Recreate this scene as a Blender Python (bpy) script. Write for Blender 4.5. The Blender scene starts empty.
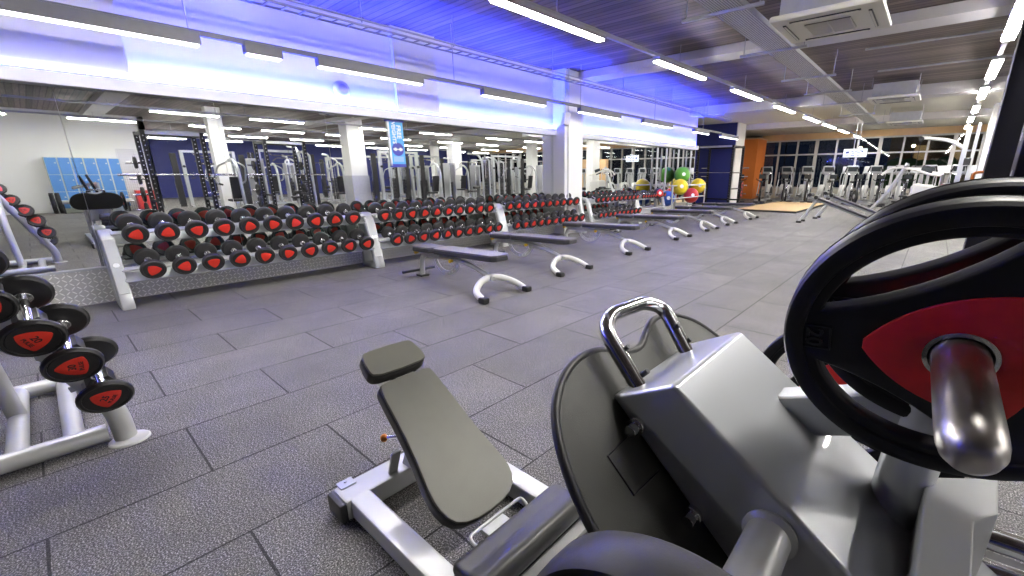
import bpy, bmesh, math, random
from mathutils import Vector, Matrix
random.seed(7)
S = bpy.context.scene
COL = S.collection
PI = math.pi
H = 1.30                                   # eye height of the camera

# ------------------------------------------------------------------ camera
F, CX, CY = 430.75, 560.0, 299.0
YAW, PIT = math.radians(40.0), math.radians(16.156)
FWD = Vector((-math.sin(YAW) * math.cos(PIT), math.cos(YAW) * math.cos(PIT), -math.sin(PIT)))
RGT = Vector((math.cos(YAW), math.sin(YAW), 0))
UPV = RGT.cross(FWD)
cam_d = bpy.data.cameras.new('camera')
cam = bpy.data.objects.new('camera', cam_d)
COL.objects.link(cam)
cam.matrix_world = Matrix(((RGT.x, UPV.x, -FWD.x, 0), (RGT.y, UPV.y, -FWD.y, 0), (RGT.z, UPV.z, -FWD.z, H), (0, 0, 0, 1)))
cam_d.sensor_width = 36
cam_d.lens = F / 1024 * 36
cam_d.shift_x = -(CX - 512) / 1024
cam_d.shift_y = (CY - 288) / 1024
cam_d.clip_start = 0.02
cam_d.clip_end = 200
S.camera = cam


def P(px, py, ax, val):
    """the point of the plane x / y / z = val that the camera sees at that place of the photograph"""
    d = RGT * ((px - CX) / F) - UPV * ((py - CY) / F) + FWD
    i = 'xyz'.index(ax)
    o = Vector((0, 0, H))
    return o + d * ((val - o[i]) / d[i])


# ------------------------------------------------------------------ materials
MATS = {}


def mat(name, col, rough=.5, metal=0., var=.12, scale=18., bump=0., bscale=200., emit=None, estr=0., coat=0., spec=.5):
    m = bpy.data.materials.new(name)
    m.use_nodes = True
    nt = m.node_tree
    b = nt.nodes['Principled BSDF']
    b.inputs['Roughness'].default_value = rough
    b.inputs['Metallic'].default_value = metal
    b.inputs['Coat Weight'].default_value = coat
    b.inputs['Specular IOR Level'].default_value = spec
    tc = nt.nodes.new('ShaderNodeTexCoord')
    n = nt.nodes.new('ShaderNodeTexNoise')
    n.inputs['Scale'].default_value = scale
    n.inputs['Detail'].default_value = 4
    nt.links.new(tc.outputs['Object'], n.inputs['Vector'])
    mx = nt.nodes.new('ShaderNodeMix')
    mx.data_type = 'RGBA'
    nt.links.new(n.outputs['Fac'], mx.inputs[0])
    mx.inputs[6].default_value = tuple(c * (1 - var) for c in col) + (1,)
    mx.inputs[7].default_value = tuple(min(1, c * (1 + var)) for c in col) + (1,)
    nt.links.new(mx.outputs[2], b.inputs['Base Color'])
    if bump:
        n2 = nt.nodes.new('ShaderNodeTexNoise')
        n2.inputs['Scale'].default_value = bscale
        nt.links.new(tc.outputs['Object'], n2.inputs['Vector'])
        bp = nt.nodes.new('ShaderNodeBump')
        bp.inputs['Strength'].default_value = bump
        bp.inputs['Distance'].default_value = .002
        nt.links.new(n2.outputs['Fac'], bp.inputs['Height'])
        nt.links.new(bp.outputs['Normal'], b.inputs['Normal'])
    if emit:
        b.inputs['Emission Color'].default_value = tuple(emit) + (1,)
        b.inputs['Emission Strength'].default_value = estr
    MATS[name] = m
    return m


def math_node(nt, op, a, b=None, c=None):
    n = nt.nodes.new('ShaderNodeMath')
    n.operation = op
    for i, v in enumerate((a, b, c)):
        if v is None:
            continue
        if isinstance(v, (int, float)):
            n.inputs[i].default_value = v
        else:
            nt.links.new(v, n.inputs[i])
    return n.outputs[0]


# painted and metal surfaces
dark_house = mat('lamp_housing_grey', (.10, .10, .12), .45)
silver = mat('silver_paint', (.50, .52, .55), .30, .45, .04, 6, coat=.3)
silver_w = mat('pale_silver_paint', (.50, .51, .52), .34, .25, .04, 8, coat=.2)
white_p = mat('white_paint', (.68, .68, .67), .35, 0, .03, 8, coat=.2)
chrome = mat('chrome', (.78, .78, .80), .14, 1, .05, 12)
worn_steel = mat('worn_steel', (.60, .57, .55), .33, .95, .25, 34, bump=.15, bscale=90)
dark_steel = mat('dark_steel', (.05, .05, .06), .4, .6)
black_rub = mat('black_rubber', (.016, .016, .018), .46, 0, .2, 40, bump=.1, bscale=300)
grey_rub = mat('grey_rubber', (.026, .026, .029), .5, 0, .15, 40, bump=.1, bscale=300)
black_pl = mat('black_plastic', (.02, .02, .024), .35, 0, .15)
navy_pl = mat('near_black_urethane', (.008, .008, .012), .42, 0, .2, 20, bump=.08, bscale=250, spec=.35)
red_pl = mat('red_urethane', (.90, .028, .024), .45, 0, .2, 40, bump=.1, bscale=200)
red_dec = mat('red_decal', (.66, .035, .02), .45, 0, .12, 60)
ink = mat('black_ink', (.02, .012, .012), .5)
olive_lea = mat('grey_vinyl', (.125, .124, .105), .42, 0, .12, 9, bump=.25, bscale=420)
dark_lea = mat('dark_grey_vinyl', (.032, .032, .032), .36, 0, .12, 9, bump=.25, bscale=420)
bench_lea = mat('slate_vinyl', (.115, .11, .13), .40, 0, .1, 9, bump=.2, bscale=420)
bench_side = mat('charcoal_vinyl', (.03, .03, .038), .45, 0, .1, 9)
mat_board = mat('charcoal_grip_sheet', (.030, .031, .027), .55, 0, .2, 25, bump=.3, bscale=500)
orange_pl = mat('orange_plastic', (.75, .22, .03), .4)
yellow_pl = mat('yellow_plastic', (.75, .48, .03), .4)
green_b = mat('green_ball_vinyl', (.12, .42, .05), .3, 0, .06)
yellow_b = mat('yellow_ball_vinyl', (.80, .62, .03), .3, 0, .06)
blue_b = mat('blue_ball_vinyl', (.03, .09, .42), .3, 0, .06)
red_b = mat('red_ball_vinyl', (.62, .04, .03), .3, 0, .06)
wood_pl = mat('pale_plywood', (.62, .44, .24), .45, 0, .15, 5)
blk_edge = mat('black_edging', (.02, .02, .02), .5)
screen = mat('console_screen', (.05, .06, .07), .2, 0, .3, 30)
ac_white = mat('cream_plastic', (.72, .70, .62), .4, 0, .03)
ac_slot = mat('shadow_grille', (.25, .24, .2), .6)
galv = mat('galvanised_steel', (.50, .51, .54), .45, .5, .12, 12)
conduit = mat('conduit_steel', (.42, .42, .46), .4, .5)
blue_lock = mat('blue_laminate', (.10, .27, .62), .35, 0, .06, 5)
lock_frame = mat('pale_laminate', (.62, .66, .58), .4)
sky_blue = mat('sky_blue_print', (.10, .42, .80), .45, 0, .05)
violet_blue = mat('deep_blue_print', (.06, .07, .42), .45)
white_pr = mat('white_print', (.85, .87, .9), .45)
green_dk = mat('green_dark_plastic', (.02, .10, .05), .45)
window_fr = mat('window_frame_paint', (.50, .48, .47), .45)
wall_white = mat('white_wall_paint', (.78, .78, .78), .65, 0, .02, 3)
wall_blue = mat('navy_wall_paint', (.018, .026, .17), .55, 0, .1, 3)
wall_orange = mat('orange_wall_paint', (.78, .22, .04), .55, 0, .08, 3)
wall_tan = mat('tan_panel', (.68, .45, .24), .5, 0, .12, 4)
beam_paint = mat('beam_paint', (.60, .58, .60), .6, 0, .05, 3)
cream_paint = mat('cream_paint', (.62, .60, .52), .6, 0, .05, 3)
red_cab = mat('red_cabinet', (.65, .05, .05), .4)
night_dark = mat('night_ground', (.01, .012, .012), .9)
leafy = mat('hedge_leaves', (.03, .07, .015), .8, 0, .6, 9)
brickish = mat('warm_facade', (.16, .09, .04), .8, 0, .4, 4)


def emis(name, col, s):
    m = mat(name, (.8, .8, .8), .5, emit=col, estr=s)
    return m


lamp_e = emis('lamp_diffuser', (1, .965, .90), 34)
lampb_e = emis('lamp_diffuser_cool', (.95, .93, 1), 2.4)
led_e = emis('led_strip', (.022, .04, 1.0), 270)
ledw_e = emis('led_strip_white', (.50, .58, 1.0), 11)
sign_e = emis('lit_sign_face', (.70, .86, 1), .22)
lantern_e = emis('street_lantern_glow', (1, .75, .45), 14)

# mirror
mir = bpy.data.materials.new('mirror_silvering')
mir.use_nodes = True
_b = mir.node_tree.nodes['Principled BSDF']
_b.inputs['Base Color'].default_value = (.80, .82, .80, 1)
_b.inputs['Metallic'].default_value = 1
_b.inputs['Roughness'].default_value = .012
# window glass
gls = bpy.data.materials.new('window_glass')
gls.use_nodes = True
nt = gls.node_tree
nt.nodes.remove(nt.nodes['Principled BSDF'])
fr = nt.nodes.new('ShaderNodeFresnel')
fr.inputs[0].default_value = 1.45
tr = nt.nodes.new('ShaderNodeBsdfTransparent')
tr.inputs[0].default_value = (.85, .9, .88, 1)
gl = nt.nodes.new('ShaderNodeBsdfGlossy')
gl.inputs['Roughness'].default_value = .02
ms = nt.nodes.new('ShaderNodeMixShader')
nt.links.new(fr.outputs[0], ms.inputs[0])
nt.links.new(tr.outputs[0], ms.inputs[1])
nt.links.new(gl.outputs[0], ms.inputs[2])
nt.links.new(ms.outputs[0], nt.nodes['Material Output'].inputs[0])


def floor_material():
    m = bpy.data.materials.new('rubber_tile_floor')
    m.use_nodes = True
    nt = m.node_tree
    b = nt.nodes['Principled BSDF']
    tc = nt.nodes.new('ShaderNodeTexCoord')
    sp = nt.nodes.new('ShaderNodeSeparateXYZ')
    nt.links.new(tc.outputs['Object'], sp.inputs[0])
    RW, TL = .5363, .9940
    rowf = math_node(nt, 'DIVIDE', math_node(nt, 'ADD', sp.outputs[0], 2.287), RW)
    row = math_node(nt, 'FLOOR', rowf)
    rfr = math_node(nt, 'FRACT', rowf)
    odd = math_node(nt, 'PINGPONG', row, 1.0)
    yo = math_node(nt, 'ADD', sp.outputs[1], math_node(nt, 'MULTIPLY_ADD', odd, TL * .5, -.758))
    colf = math_node(nt, 'DIVIDE', yo, TL)
    col = math_node(nt, 'FLOOR', colf)
    cfr = math_node(nt, 'FRACT', colf)
    # distance to the nearest joint, metres
    dr = math_node(nt, 'MULTIPLY', math_node(nt, 'MINIMUM', rfr, math_node(nt, 'SUBTRACT', 1, rfr)), RW)
    dc = math_node(nt, 'MULTIPLY', math_node(nt, 'MINIMUM', cfr, math_node(nt, 'SUBTRACT', 1, cfr)), TL)
    # the joints' crispness varies along the floor
    wob = nt.nodes.new('ShaderNodeTexNoise')
    wob.inputs['Scale'].default_value = 1.6
    nt.links.new(tc.outputs['Object'], wob.inputs['Vector'])
    wid = math_node(nt, 'MULTIPLY_ADD', wob.outputs['Fac'], .008, .0006)
    d = math_node(nt, 'MINIMUM', dr, dc)
    joint = math_node(nt, 'LESS_THAN', d, wid)
    # flecks of pale granulate
    def noise(sc, det=2, rough=.6):
        n = nt.nodes.new('ShaderNodeTexNoise')
        n.inputs['Scale'].default_value = sc
        n.inputs['Detail'].default_value = det
        n.inputs['Roughness'].default_value = rough
        nt.links.new(tc.outputs['Object'], n.inputs['Vector'])
        return n.outputs['Fac']
    def ramp(v, stops):
        r = nt.nodes.new('ShaderNodeValToRGB')
        e = r.color_ramp.elements
        e[0].position, e[0].color = stops[0][0], (*[stops[0][1]] * 3, 1)
        e[1].position, e[1].color = stops[-1][0], (*[stops[-1][1]] * 3, 1)
        for p_, c_ in stops[1:-1]:
            q = e.new(p_)
            q.color = (c_, c_, c_, 1)
        nt.links.new(v, r.inputs[0])
        return r.outputs[0]
    fine = ramp(noise(175, 3, .7), [(.40, .042), (.53, .125), (.63, .44)])
    mid = ramp(noise(75, 3), [(.3, .72), (.7, 1.28)])
    big = ramp(noise(2.2, 4), [(.3, .82), (.7, 1.15)])
    wn = nt.nodes.new('ShaderNodeTexWhiteNoise')
    wn.noise_dimensions = '2D'
    cb = nt.nodes.new('ShaderNodeCombineXYZ')
    nt.links.new(row, cb.inputs[0])
    nt.links.new(col, cb.inputs[1])
    nt.links.new(cb.outputs[0], wn.inputs['Vector'])
    tile = math_node(nt, 'MULTIPLY_ADD', wn.outputs['Value'], .22, .89)
    v = math_node(nt, 'MULTIPLY', fine, mid)
    v = math_node(nt, 'MULTIPLY', v, big)
    v = math_node(nt, 'MULTIPLY', v, tile)
    v = math_node(nt, 'MULTIPLY', v, math_node(nt, 'MULTIPLY_ADD', joint, -.8, 1))
    c = nt.nodes.new('ShaderNodeCombineColor')
    for i, k in enumerate((1.02, .98, .96)):
        nt.links.new(math_node(nt, 'MULTIPLY', v, k * 1.0), c.inputs[i])
    nt.links.new(c.outputs[0], b.inputs['Base Color'])
    b.inputs['Roughness'].default_value = .62
    b.inputs['Specular IOR Level'].default_value = .3
    bp = nt.nodes.new('ShaderNodeBump')
    bp.inputs['Strength'].default_value = .2
    bp.inputs['Distance'].default_value = .003
    hgt = math_node(nt, 'SUBTRACT', noise(260, 2), math_node(nt, 'MULTIPLY', joint, 2.0))
    nt.links.new(hgt, bp.inputs['Height'])
    nt.links.new(bp.outputs['Normal'], b.inputs['Normal'])
    return m


def tread_material():
    """raised five-bar tread plate, seen on a vertical board (y along, z up)"""
    m = bpy.data.materials.new('tread_plate')
    m.use_nodes = True
    nt = m.node_tree
    b = nt.nodes['Principled BSDF']
    tc = nt.nodes.new('ShaderNodeTexCoord')
    sp = nt.nodes.new('ShaderNodeSeparateXYZ')
    nt.links.new(tc.outputs['Object'], sp.inputs[0])
    u = math_node(nt, 'DIVIDE', sp.outputs[1], .042)
    v = math_node(nt, 'DIVIDE', sp.outputs[2], .042)
    fu = math_node(nt, 'SUBTRACT', math_node(nt, 'FRACT', u), .5)
    fv = math_node(nt, 'SUBTRACT', math_node(nt, 'FRACT', v), .5)
    par = math_node(nt, 'PINGPONG', math_node(nt, 'ADD', math_node(nt, 'FLOOR', u), math_node(nt, 'FLOOR', v)), 1)
    sgn = math_node(nt, 'MULTIPLY_ADD', par, 2, -1)
    fv2 = math_node(nt, 'MULTIPLY', fv, sgn)
    a = math_node(nt, 'ABSOLUTE', math_node(nt, 'ADD', fu, fv2))
    c = math_node(nt, 'ABSOLUTE', math_node(nt, 'SUBTRACT', fu, fv2))
    e = math_node(nt, 'ADD', math_node(nt, 'POWER', math_node(nt, 'DIVIDE', a, .70), 2), math_node(nt, 'POWER', math_node(nt, 'DIVIDE', c, .17), 2))
    bar = math_node(nt, 'LESS_THAN', e, 1)
    mx = nt.nodes.new('ShaderNodeMix')
    mx.data_type = 'RGBA'
    nt.links.new(bar, mx.inputs[0])
    mx.inputs[6].default_value = (.50, .50, .48, 1)
    mx.inputs[7].default_value = (.88, .88, .85, 1)
    nt.links.new(mx.outputs[2], b.inputs['Base Color'])
    b.inputs['Metallic'].default_value = .3
    b.inputs['Roughness'].default_value = .34
    bp = nt.nodes.new('ShaderNodeBump')
    bp.inputs['Strength'].default_value = .7
    bp.inputs['Distance'].default_value = .004
    nt.links.new(math_node(nt, 'MAXIMUM', math_node(nt, 'SUBTRACT', 1, e), 0), bp.inputs['Height'])
    nt.links.new(bp.outputs['Normal'], b.inputs['Normal'])
    return m


def plank_material():
    """dark slatted soffit boards running across the room (along x)"""
    m = bpy.data.materials.new('slatted_soffit')
    m.use_nodes = True
    nt = m.node_tree
    b = nt.nodes['Principled BSDF']
    tc = nt.nodes.new('ShaderNodeTexCoord')
    sp = nt.nodes.new('ShaderNodeSeparateXYZ')
    nt.links.new(tc.outputs['Object'], sp.inputs[0])
    yy = math_node(nt, 'DIVIDE', sp.outputs[1], .115)
    gap = math_node(nt, 'LESS_THAN', math_node(nt, 'FRACT', yy), .16)
    wn = nt.nodes.new('ShaderNodeTexWhiteNoise')
    wn.noise_dimensions = '1D'
    nt.links.new(math_node(nt, 'FLOOR', yy), wn.inputs['W'])
    mp = nt.nodes.new('ShaderNodeMapping')
    mp.inputs['Scale'].default_value = (1.2, 26, 1)
    nt.links.new(tc.outputs['Object'], mp.inputs[0])
    n = nt.nodes.new('ShaderNodeTexNoise')
    n.inputs['Scale'].default_value = 1.5
    n.inputs['Detail'].default_value = 5
    nt.links.new(mp.outputs[0], n.inputs['Vector'])
    v = math_node(nt, 'MULTIPLY_ADD', wn.outputs['Value'], .55, .55)
    v = math_node(nt, 'MULTIPLY', v, math_node(nt, 'MULTIPLY_ADD', n.outputs['Fac'], 1.3, .35))
    v = math_node(nt, 'MULTIPLY', v, math_node(nt, 'MULTIPLY_ADD', gap, -.6, 1))
    c = nt.nodes.new('ShaderNodeCombineColor')
    for i, k in enumerate((.23, .18, .16)):
        nt.links.new(math_node(nt, 'MULTIPLY', v, k), c.inputs[i])
    nt.links.new(c.outputs[0], b.inputs['Base Color'])
    b.inputs['Roughness'].default_value = .6
    return m


def perforated_material(name, base, hole, pitch, r, ax=(0, 1)):
    m = bpy.data.materials.new(name)
    m.use_nodes = True
    nt = m.node_tree
    b = nt.nodes['Principled BSDF']
    tc = nt.nodes.new('ShaderNodeTexCoord')
    sp = nt.nodes.new('ShaderNodeSeparateXYZ')
    nt.links.new(tc.outputs['Object'], sp.inputs[0])
    def f(i):
        return math_node(nt, 'SUBTRACT', math_node(nt, 'FRACT', math_node(nt, 'DIVIDE', sp.outputs[i], pitch)), .5)
    a, c = f(ax[0]), f(ax[1])
    d = math_node(nt, 'ADD', math_node(nt, 'MULTIPLY', a, a), math_node(nt, 'MULTIPLY', c, c))
    k = math_node(nt, 'LESS_THAN', d, r * r)
    mx = nt.nodes.new('ShaderNodeMix')
    mx.data_type = 'RGBA'
    nt.links.new(k, mx.inputs[0])
    mx.inputs[6].default_value = (*base, 1)
    mx.inputs[7].default_value = (*hole, 1)
    nt.links.new(mx.outputs[2], b.inputs['Base Color'])
    b.inputs['Roughness'].default_value = .5
    b.inputs['Metallic'].default_value = .3
    return m


floor_m = floor_material()
tread_m = tread_material()
plank_m = plank_material()
perf_m = perforated_material('perforated_steel', (.70, .70, .70), (.05, .05, .06), .028, .3)
pegb_m = perforated_material('pegboard', (.75, .75, .78), (.18, .18, .26), .06, .24, (1, 2))


# ------------------------------------------------------------------ mesh helpers
def rot_to(axis):
    return Vector((0, 0, 1)).rotation_difference(Vector(axis).normalized()).to_matrix()


def RX(a): return Matrix.Rotation(a, 3, 'X')
def RY(a): return Matrix.Rotation(a, 3, 'Y')
def RZ(a): return Matrix.Rotation(a, 3, 'Z')


class MB:
    def __init__(self):
        self.bm = bmesh.new()
        self.wn = False

    def _merge(self, b2, M):
        b2.transform(M)
        me = bpy.data.meshes.new('tmp')
        b2.to_mesh(me)
        b2.free()
        self.bm.from_mesh(me)
        bpy.data.meshes.remove(me)

    def box(self, c, s, rot=None, bev=0, seg=2):
        b = bmesh.new()
        bmesh.ops.create_cube(b, size=1)
        b.transform(Matrix.Diagonal((s[0], s[1], s[2], 1)))
        if bev:
            self.wn = True
            bmesh.ops.bevel(b, geom=b.edges[:], offset=min(bev, min(s) * .49), segments=seg, affect='EDGES', profile=.5)
        M = Matrix.Translation(Vector(c))
        if rot is not None:
            M = M @ rot.to_4x4()
        self._merge(b, M)
        return self

    def between(self, lo, hi, bev=0):
        lo, hi = Vector(lo), Vector(hi)
        return self.box((lo + hi) / 2, hi - lo, None, bev)

    def beam(self, p0, p1, w, h, bev=.006, up=(0, 0, 1)):
        """rectangular tube from p0 to p1; w across, h in the up direction"""
        p0, p1 = Vector(p0), Vector(p1)
        d = (p1 - p0)
        L = d.length
        d.normalize()
        u = Vector(up)
        if abs(u.dot(d)) > .98:
            u = Vector((0, 1, 0))
        s = d.cross(u).normalized()
        u = s.cross(d)
        R = Matrix((s, d, u)).transposed()
        return self.box((p0 + p1) / 2, (w, L, h), R, bev)

    def cyl(self, p0, p1, r, r2=None, seg=16, bev=0):
        p0, p1 = Vector(p0), Vector(p1)
        b = bmesh.new()
        L = (p1 - p0).length
        bmesh.ops.create_cone(b, cap_ends=True, segments=seg, radius1=r, radius2=r if r2 is None else r2, depth=L)
        if bev:
            self.wn = True
            ed = [e for e in b.edges if abs(e.verts[0].co.z - e.verts[1].co.z) < 1e-6]
            bmesh.ops.bevel(b, geom=ed, offset=bev, segments=3, affect='EDGES', profile=.5)
        self._merge(b, Matrix.Translation((p0 + p1) / 2) @ rot_to(p1 - p0).to_4x4())
        return self

    def sphere(self, c, r, sc=(1, 1, 1), seg=20):
        b = bmesh.new()
        bmesh.ops.create_uvsphere(b, u_segments=seg, v_segments=seg // 2 + 2, radius=r)
        self._merge(b, Matrix.Translation(Vector(c)) @ Matrix.Diagonal((*sc, 1)))
        return self

    def lathe(self, prof, o, axis, seg=32):
        """prof: (radius, height) pairs, turned about axis through o"""
        b = bmesh.new()
        rings = []
        for r, z in prof:
            if r < 1e-6:
                rings.append([b.verts.new((0, 0, z))])
            else:
                rings.append([b.verts.new((r * math.cos(2 * PI * i / seg), r * math.sin(2 * PI * i / seg), z)) for i in range(seg)])
        for A, B in zip(rings, rings[1:]):
            for i in range(seg):
                j = (i + 1) % seg
                a0, a1 = A[i % len(A)], A[j % len(A)]
                b0, b1 = B[i % len(B)], B[j % len(B)]
                vs = []
                for v in (a0, a1, b1, b0):
                    if v not in vs:
                        vs.append(v)
                if len(vs) > 2:
                    b.faces.new(vs)
        bmesh.ops.recalc_face_normals(b, faces=b.faces[:])
        self._merge(b, Matrix.Translation(Vector(o)) @ rot_to(axis).to_4x4())
        return self

    def tube(self, pts, r, seg=10, fil=0., closed=False, fseg=5, prof=None):
        """round (or profiled) tube along a polyline whose corners are rounded by fil"""
        pts = [Vector(p) for p in pts]
        if fil:
            out = []
            n = len(pts)
            for i, p in enumerate(pts):
                if not closed and i in (0, n - 1):
                    out.append(p)
                    continue
                a, c = pts[i - 1], pts[(i + 1) % n]
                f = min(fil, (a - p).length * .49, (c - p).length * .49)
                s, e = p + (a - p).normalized() * f, p + (c - p).normalized() * f
                for k in range(fseg + 1):
                    t = k / fseg
                    out.append(s * (1 - t) ** 2 + p * 2 * t * (1 - t) + e * t * t)
            pts = out
        n = len(pts)
        tang = []
        for i in range(n):
            if closed:
                d = pts[(i + 1) % n] - pts[i - 1]
            else:
                d = pts[min(i + 1, n - 1)] - pts[max(i - 1, 0)]
            tang.append(d.normalized())
        up = Vector((0, 0, 1)) if abs(tang[0].z) < .9 else Vector((0, 1, 0))
        nrm = (up - tang[0] * up.dot(tang[0])).normalized()
        b = self.bm
        rings = []
        pr = prof or [(r * math.cos(2 * PI * k / seg), r * math.sin(2 * PI * k / seg)) for k in range(seg)]
        for i in range(n):
            nrm = (nrm - tang[i] * nrm.dot(tang[i])).normalized()
            bi = tang[i].cross(nrm)
            rings.append([b.verts.new(pts[i] + nrm * x + bi * y) for x, y in pr])
        m = len(pr)
        rng = range(n) if closed else range(n - 1)
        for i in rng:
            A, B = rings[i], rings[(i + 1) % n]
            for k in range(m):
                b.faces.new((A[k], A[(k + 1) % m], B[(k + 1) % m], B[k]))
        if not closed:
            b.faces.new(rings[0][::-1])
            b.faces.new(rings[-1])
        return self

    def shape(self, outlines, o, u, v, depth, bev=0., res=2):
        """flat outline(s) (later ones are holes) in the plane o,u,v given depth along u x v, edges rounded by bev"""
        cu = bpy.data.curves.new('tmp', 'CURVE')
        cu.dimensions = '2D'
        cu.fill_mode = 'BOTH'
        cu.extrude = max(depth / 2 - bev, 0.0001)
        cu.bevel_depth = bev
        cu.offset = -bev
        cu.bevel_resolution = res
        for ol in outlines:
            s = cu.splines.new('POLY')
            s.points.add(len(ol) - 1)
            for q, p in zip(s.points, ol):
                q.co = (p[0], p[1], 0, 1)
            s.use_cyclic_u = True
        self._curve(cu, o, u, v)
        return self

    def text(self, body, o, u, v, size, depth=.001, align='CENTER', bold=0., sx=1.):
        cu = bpy.data.curves.new('tmp', 'FONT')
        cu.body = body
        cu.size = size
        cu.align_x = align
        cu.align_y = 'CENTER'
        cu.extrude = depth / 2
        cu.offset = bold
        cu.resolution_u = 3
        self._curve(cu, o, u, v, sx)
        return self

    def _curve(self, cu, o, u, v, sx=1.):
        ob = bpy.data.objects.new('tmp', cu)
        COL.objects.link(ob)
        bpy.context.view_layer.update()
        dg = bpy.context.evaluated_depsgraph_get()
        me = bpy.data.meshes.new_from_object(ob.evaluated_get(dg))
        b2 = bmesh.new()
        b2.from_mesh(me)
        bmesh.ops.remove_doubles(b2, verts=b2.verts[:], dist=1e-5)
        bpy.data.objects.remove(ob)
        bpy.data.curves.remove(cu)
        bpy.data.meshes.remove(me)
        u, v = Vector(u).normalized(), Vector(v).normalized()
        w = u.cross(v)
        o = Vector(o)
        M = Matrix(((u.x * sx, v.x, w.x, o.x), (u.y * sx, v.y, w.y, o.y), (u.z * sx, v.z, w.z, o.z), (0, 0, 0, 1)))
        self._merge(b2, M)

    def prism(self, poly, o, u, v, depth, bev=0., seg=2):
        """polygon in the plane o,u,v extruded to depth along u x v (centred), all edges bevelled"""
        u, v = Vector(u).normalized(), Vector(v).normalized()
        w = u.cross(v)
        b = bmesh.new()
        f = b.faces.new([b.verts.new((x, y, -depth / 2)) for x, y in poly])
        r = bmesh.ops.extrude_face_region(b, geom=[f])
        vs = [e for e in r['geom'] if isinstance(e, bmesh.types.BMVert)]
        bmesh.ops.translate(b, verts=vs, vec=(0, 0, depth))
        bmesh.ops.recalc_face_normals(b, faces=b.faces[:])
        if bev:
            self.wn = True
            ed = [e for e in b.edges if len(e.link_faces) == 2 and e.link_faces[0].normal.angle(e.link_faces[1].normal, 0) > .45]
            bmesh.ops.bevel(b, geom=ed, offset=bev, segments=seg, affect='EDGES', profile=.5)
        o = Vector(o)
        self._merge(b, Matrix(((u.x, v.x, w.x, o.x), (u.y, v.y, w.y, o.y), (u.z, v.z, w.z, o.z), (0, 0, 0, 1))))
        return self

    def build(self, name, m, parent=None, base=None, ang=38):
        """one mesh object; base: where the parent stands when the mesh was laid out in room coordinates"""
        if base is not None:
            self.bm.transform(Matrix.Translation(-Vector(base)))
        me = bpy.data.meshes.new(name)
        self.bm.to_mesh(me)
        self.bm.free()
        me.polygons.foreach_set('use_smooth', [True] * len(me.polygons))
        me.set_sharp_from_angle(angle=math.radians(ang))
        me.materials.append(m)
        o = bpy.data.objects.new(name, me)
        COL.objects.link(o)
        if self.wn:
            w = o.modifiers.new('even_shading', 'WEIGHTED_NORMAL')
            w.keep_sharp = True
            w.weight = 100
        if parent is not None:
            o.parent = parent
        return o


def tag(o, label, cat, group=None, kind=None):
    o['label'] = label
    o['category'] = cat
    if group:
        o['group'] = group
    if kind:
        o['kind'] = kind
    return o


def thing(name, label, cat, loc=(0, 0, 0), rz=0., group=None):
    o = bpy.data.objects.new(name, None)
    o.empty_display_size = .1
    COL.objects.link(o)
    o.location = loc
    o.rotation_euler = (0, 0, rz)
    return tag(o, label, cat, group)


KIDS = {}


def kids(o):
    return [c for c in bpy.data.objects if c.parent is o]


def dup(root, label, loc, rot=None, group=None, scale=None):
    """a copy of a thing with its parts and sub-parts"""
    def cp(o, par):
        c = o.copy()
        COL.objects.link(c)
        c.parent = par
        key = o.name
        if key not in KIDS:
            KIDS[key] = kids(o)
        for k in KIDS[key]:
            cp(k, c)
        return c
    r = cp(root, None)
    r.location = loc
    if rot is not None:
        r.rotation_euler = rot if not isinstance(rot, (int, float)) else (0, 0, rot)
    if scale:
        r.scale = scale
    r['label'] = label
    if group:
        r['group'] = group
    return r


def struct(name, mb, m, parent=None, label=None, base=None):
    o = mb.build(name, m, parent, base)
    if parent is None:
        o['kind'] = 'structure'
        if label:
            o['label'] = label
    return o


ORD = ['first', 'second', 'third', 'fourth', 'fifth', 'sixth', 'seventh', 'eighth', 'ninth', 'tenth', 'eleventh', 'twelfth',
       'thirteenth', 'fourteenth', 'fifteenth', 'sixteenth', 'seventeenth', 'eighteenth', 'nineteenth', 'twentieth', 'twenty-first', 'twenty-second']

# ================================================================== THE SETTING
MX = -6.50          # mirror plane
CZ = 3.38           # soffit
DY = 27.0           # window wall
struct('floor', MB().between((-10.2, -6.5, -.1), (20.5, 27.6, 0)), floor_m, label='dark grey flecked rubber tile floor laid in staggered rows')
# soffit: dark slats over the near bays, cream paint over the far ones
struct('ceiling', MB().between((-10.2, -6.5, CZ), (20.5, 14.5, CZ + .1)), plank_m, label='dark slatted ceiling boards between the beams')
struct('ceiling_far', MB().between((-10.2, 14.5, CZ), (20.5, 27.6, CZ + .1)), cream_paint, label='pale painted ceiling towards the windows')
for y0, zb in ((-4.6, 3.22), (1.65, 3.22), (7.98, 3.24), (14.35, 3.12), (20.7, 3.16)):
    struct('trim_1', MB().between((-9.6, y0, zb), (20.3, y0 + .48, CZ), .01), beam_paint, label='pale painted beam crossing under the ceiling')
struct('trim_2', MB().between((1.45, 15, 2.95), (1.85, 27, CZ), .01), wall_white, label='white downstand beam running to the windows')
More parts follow.
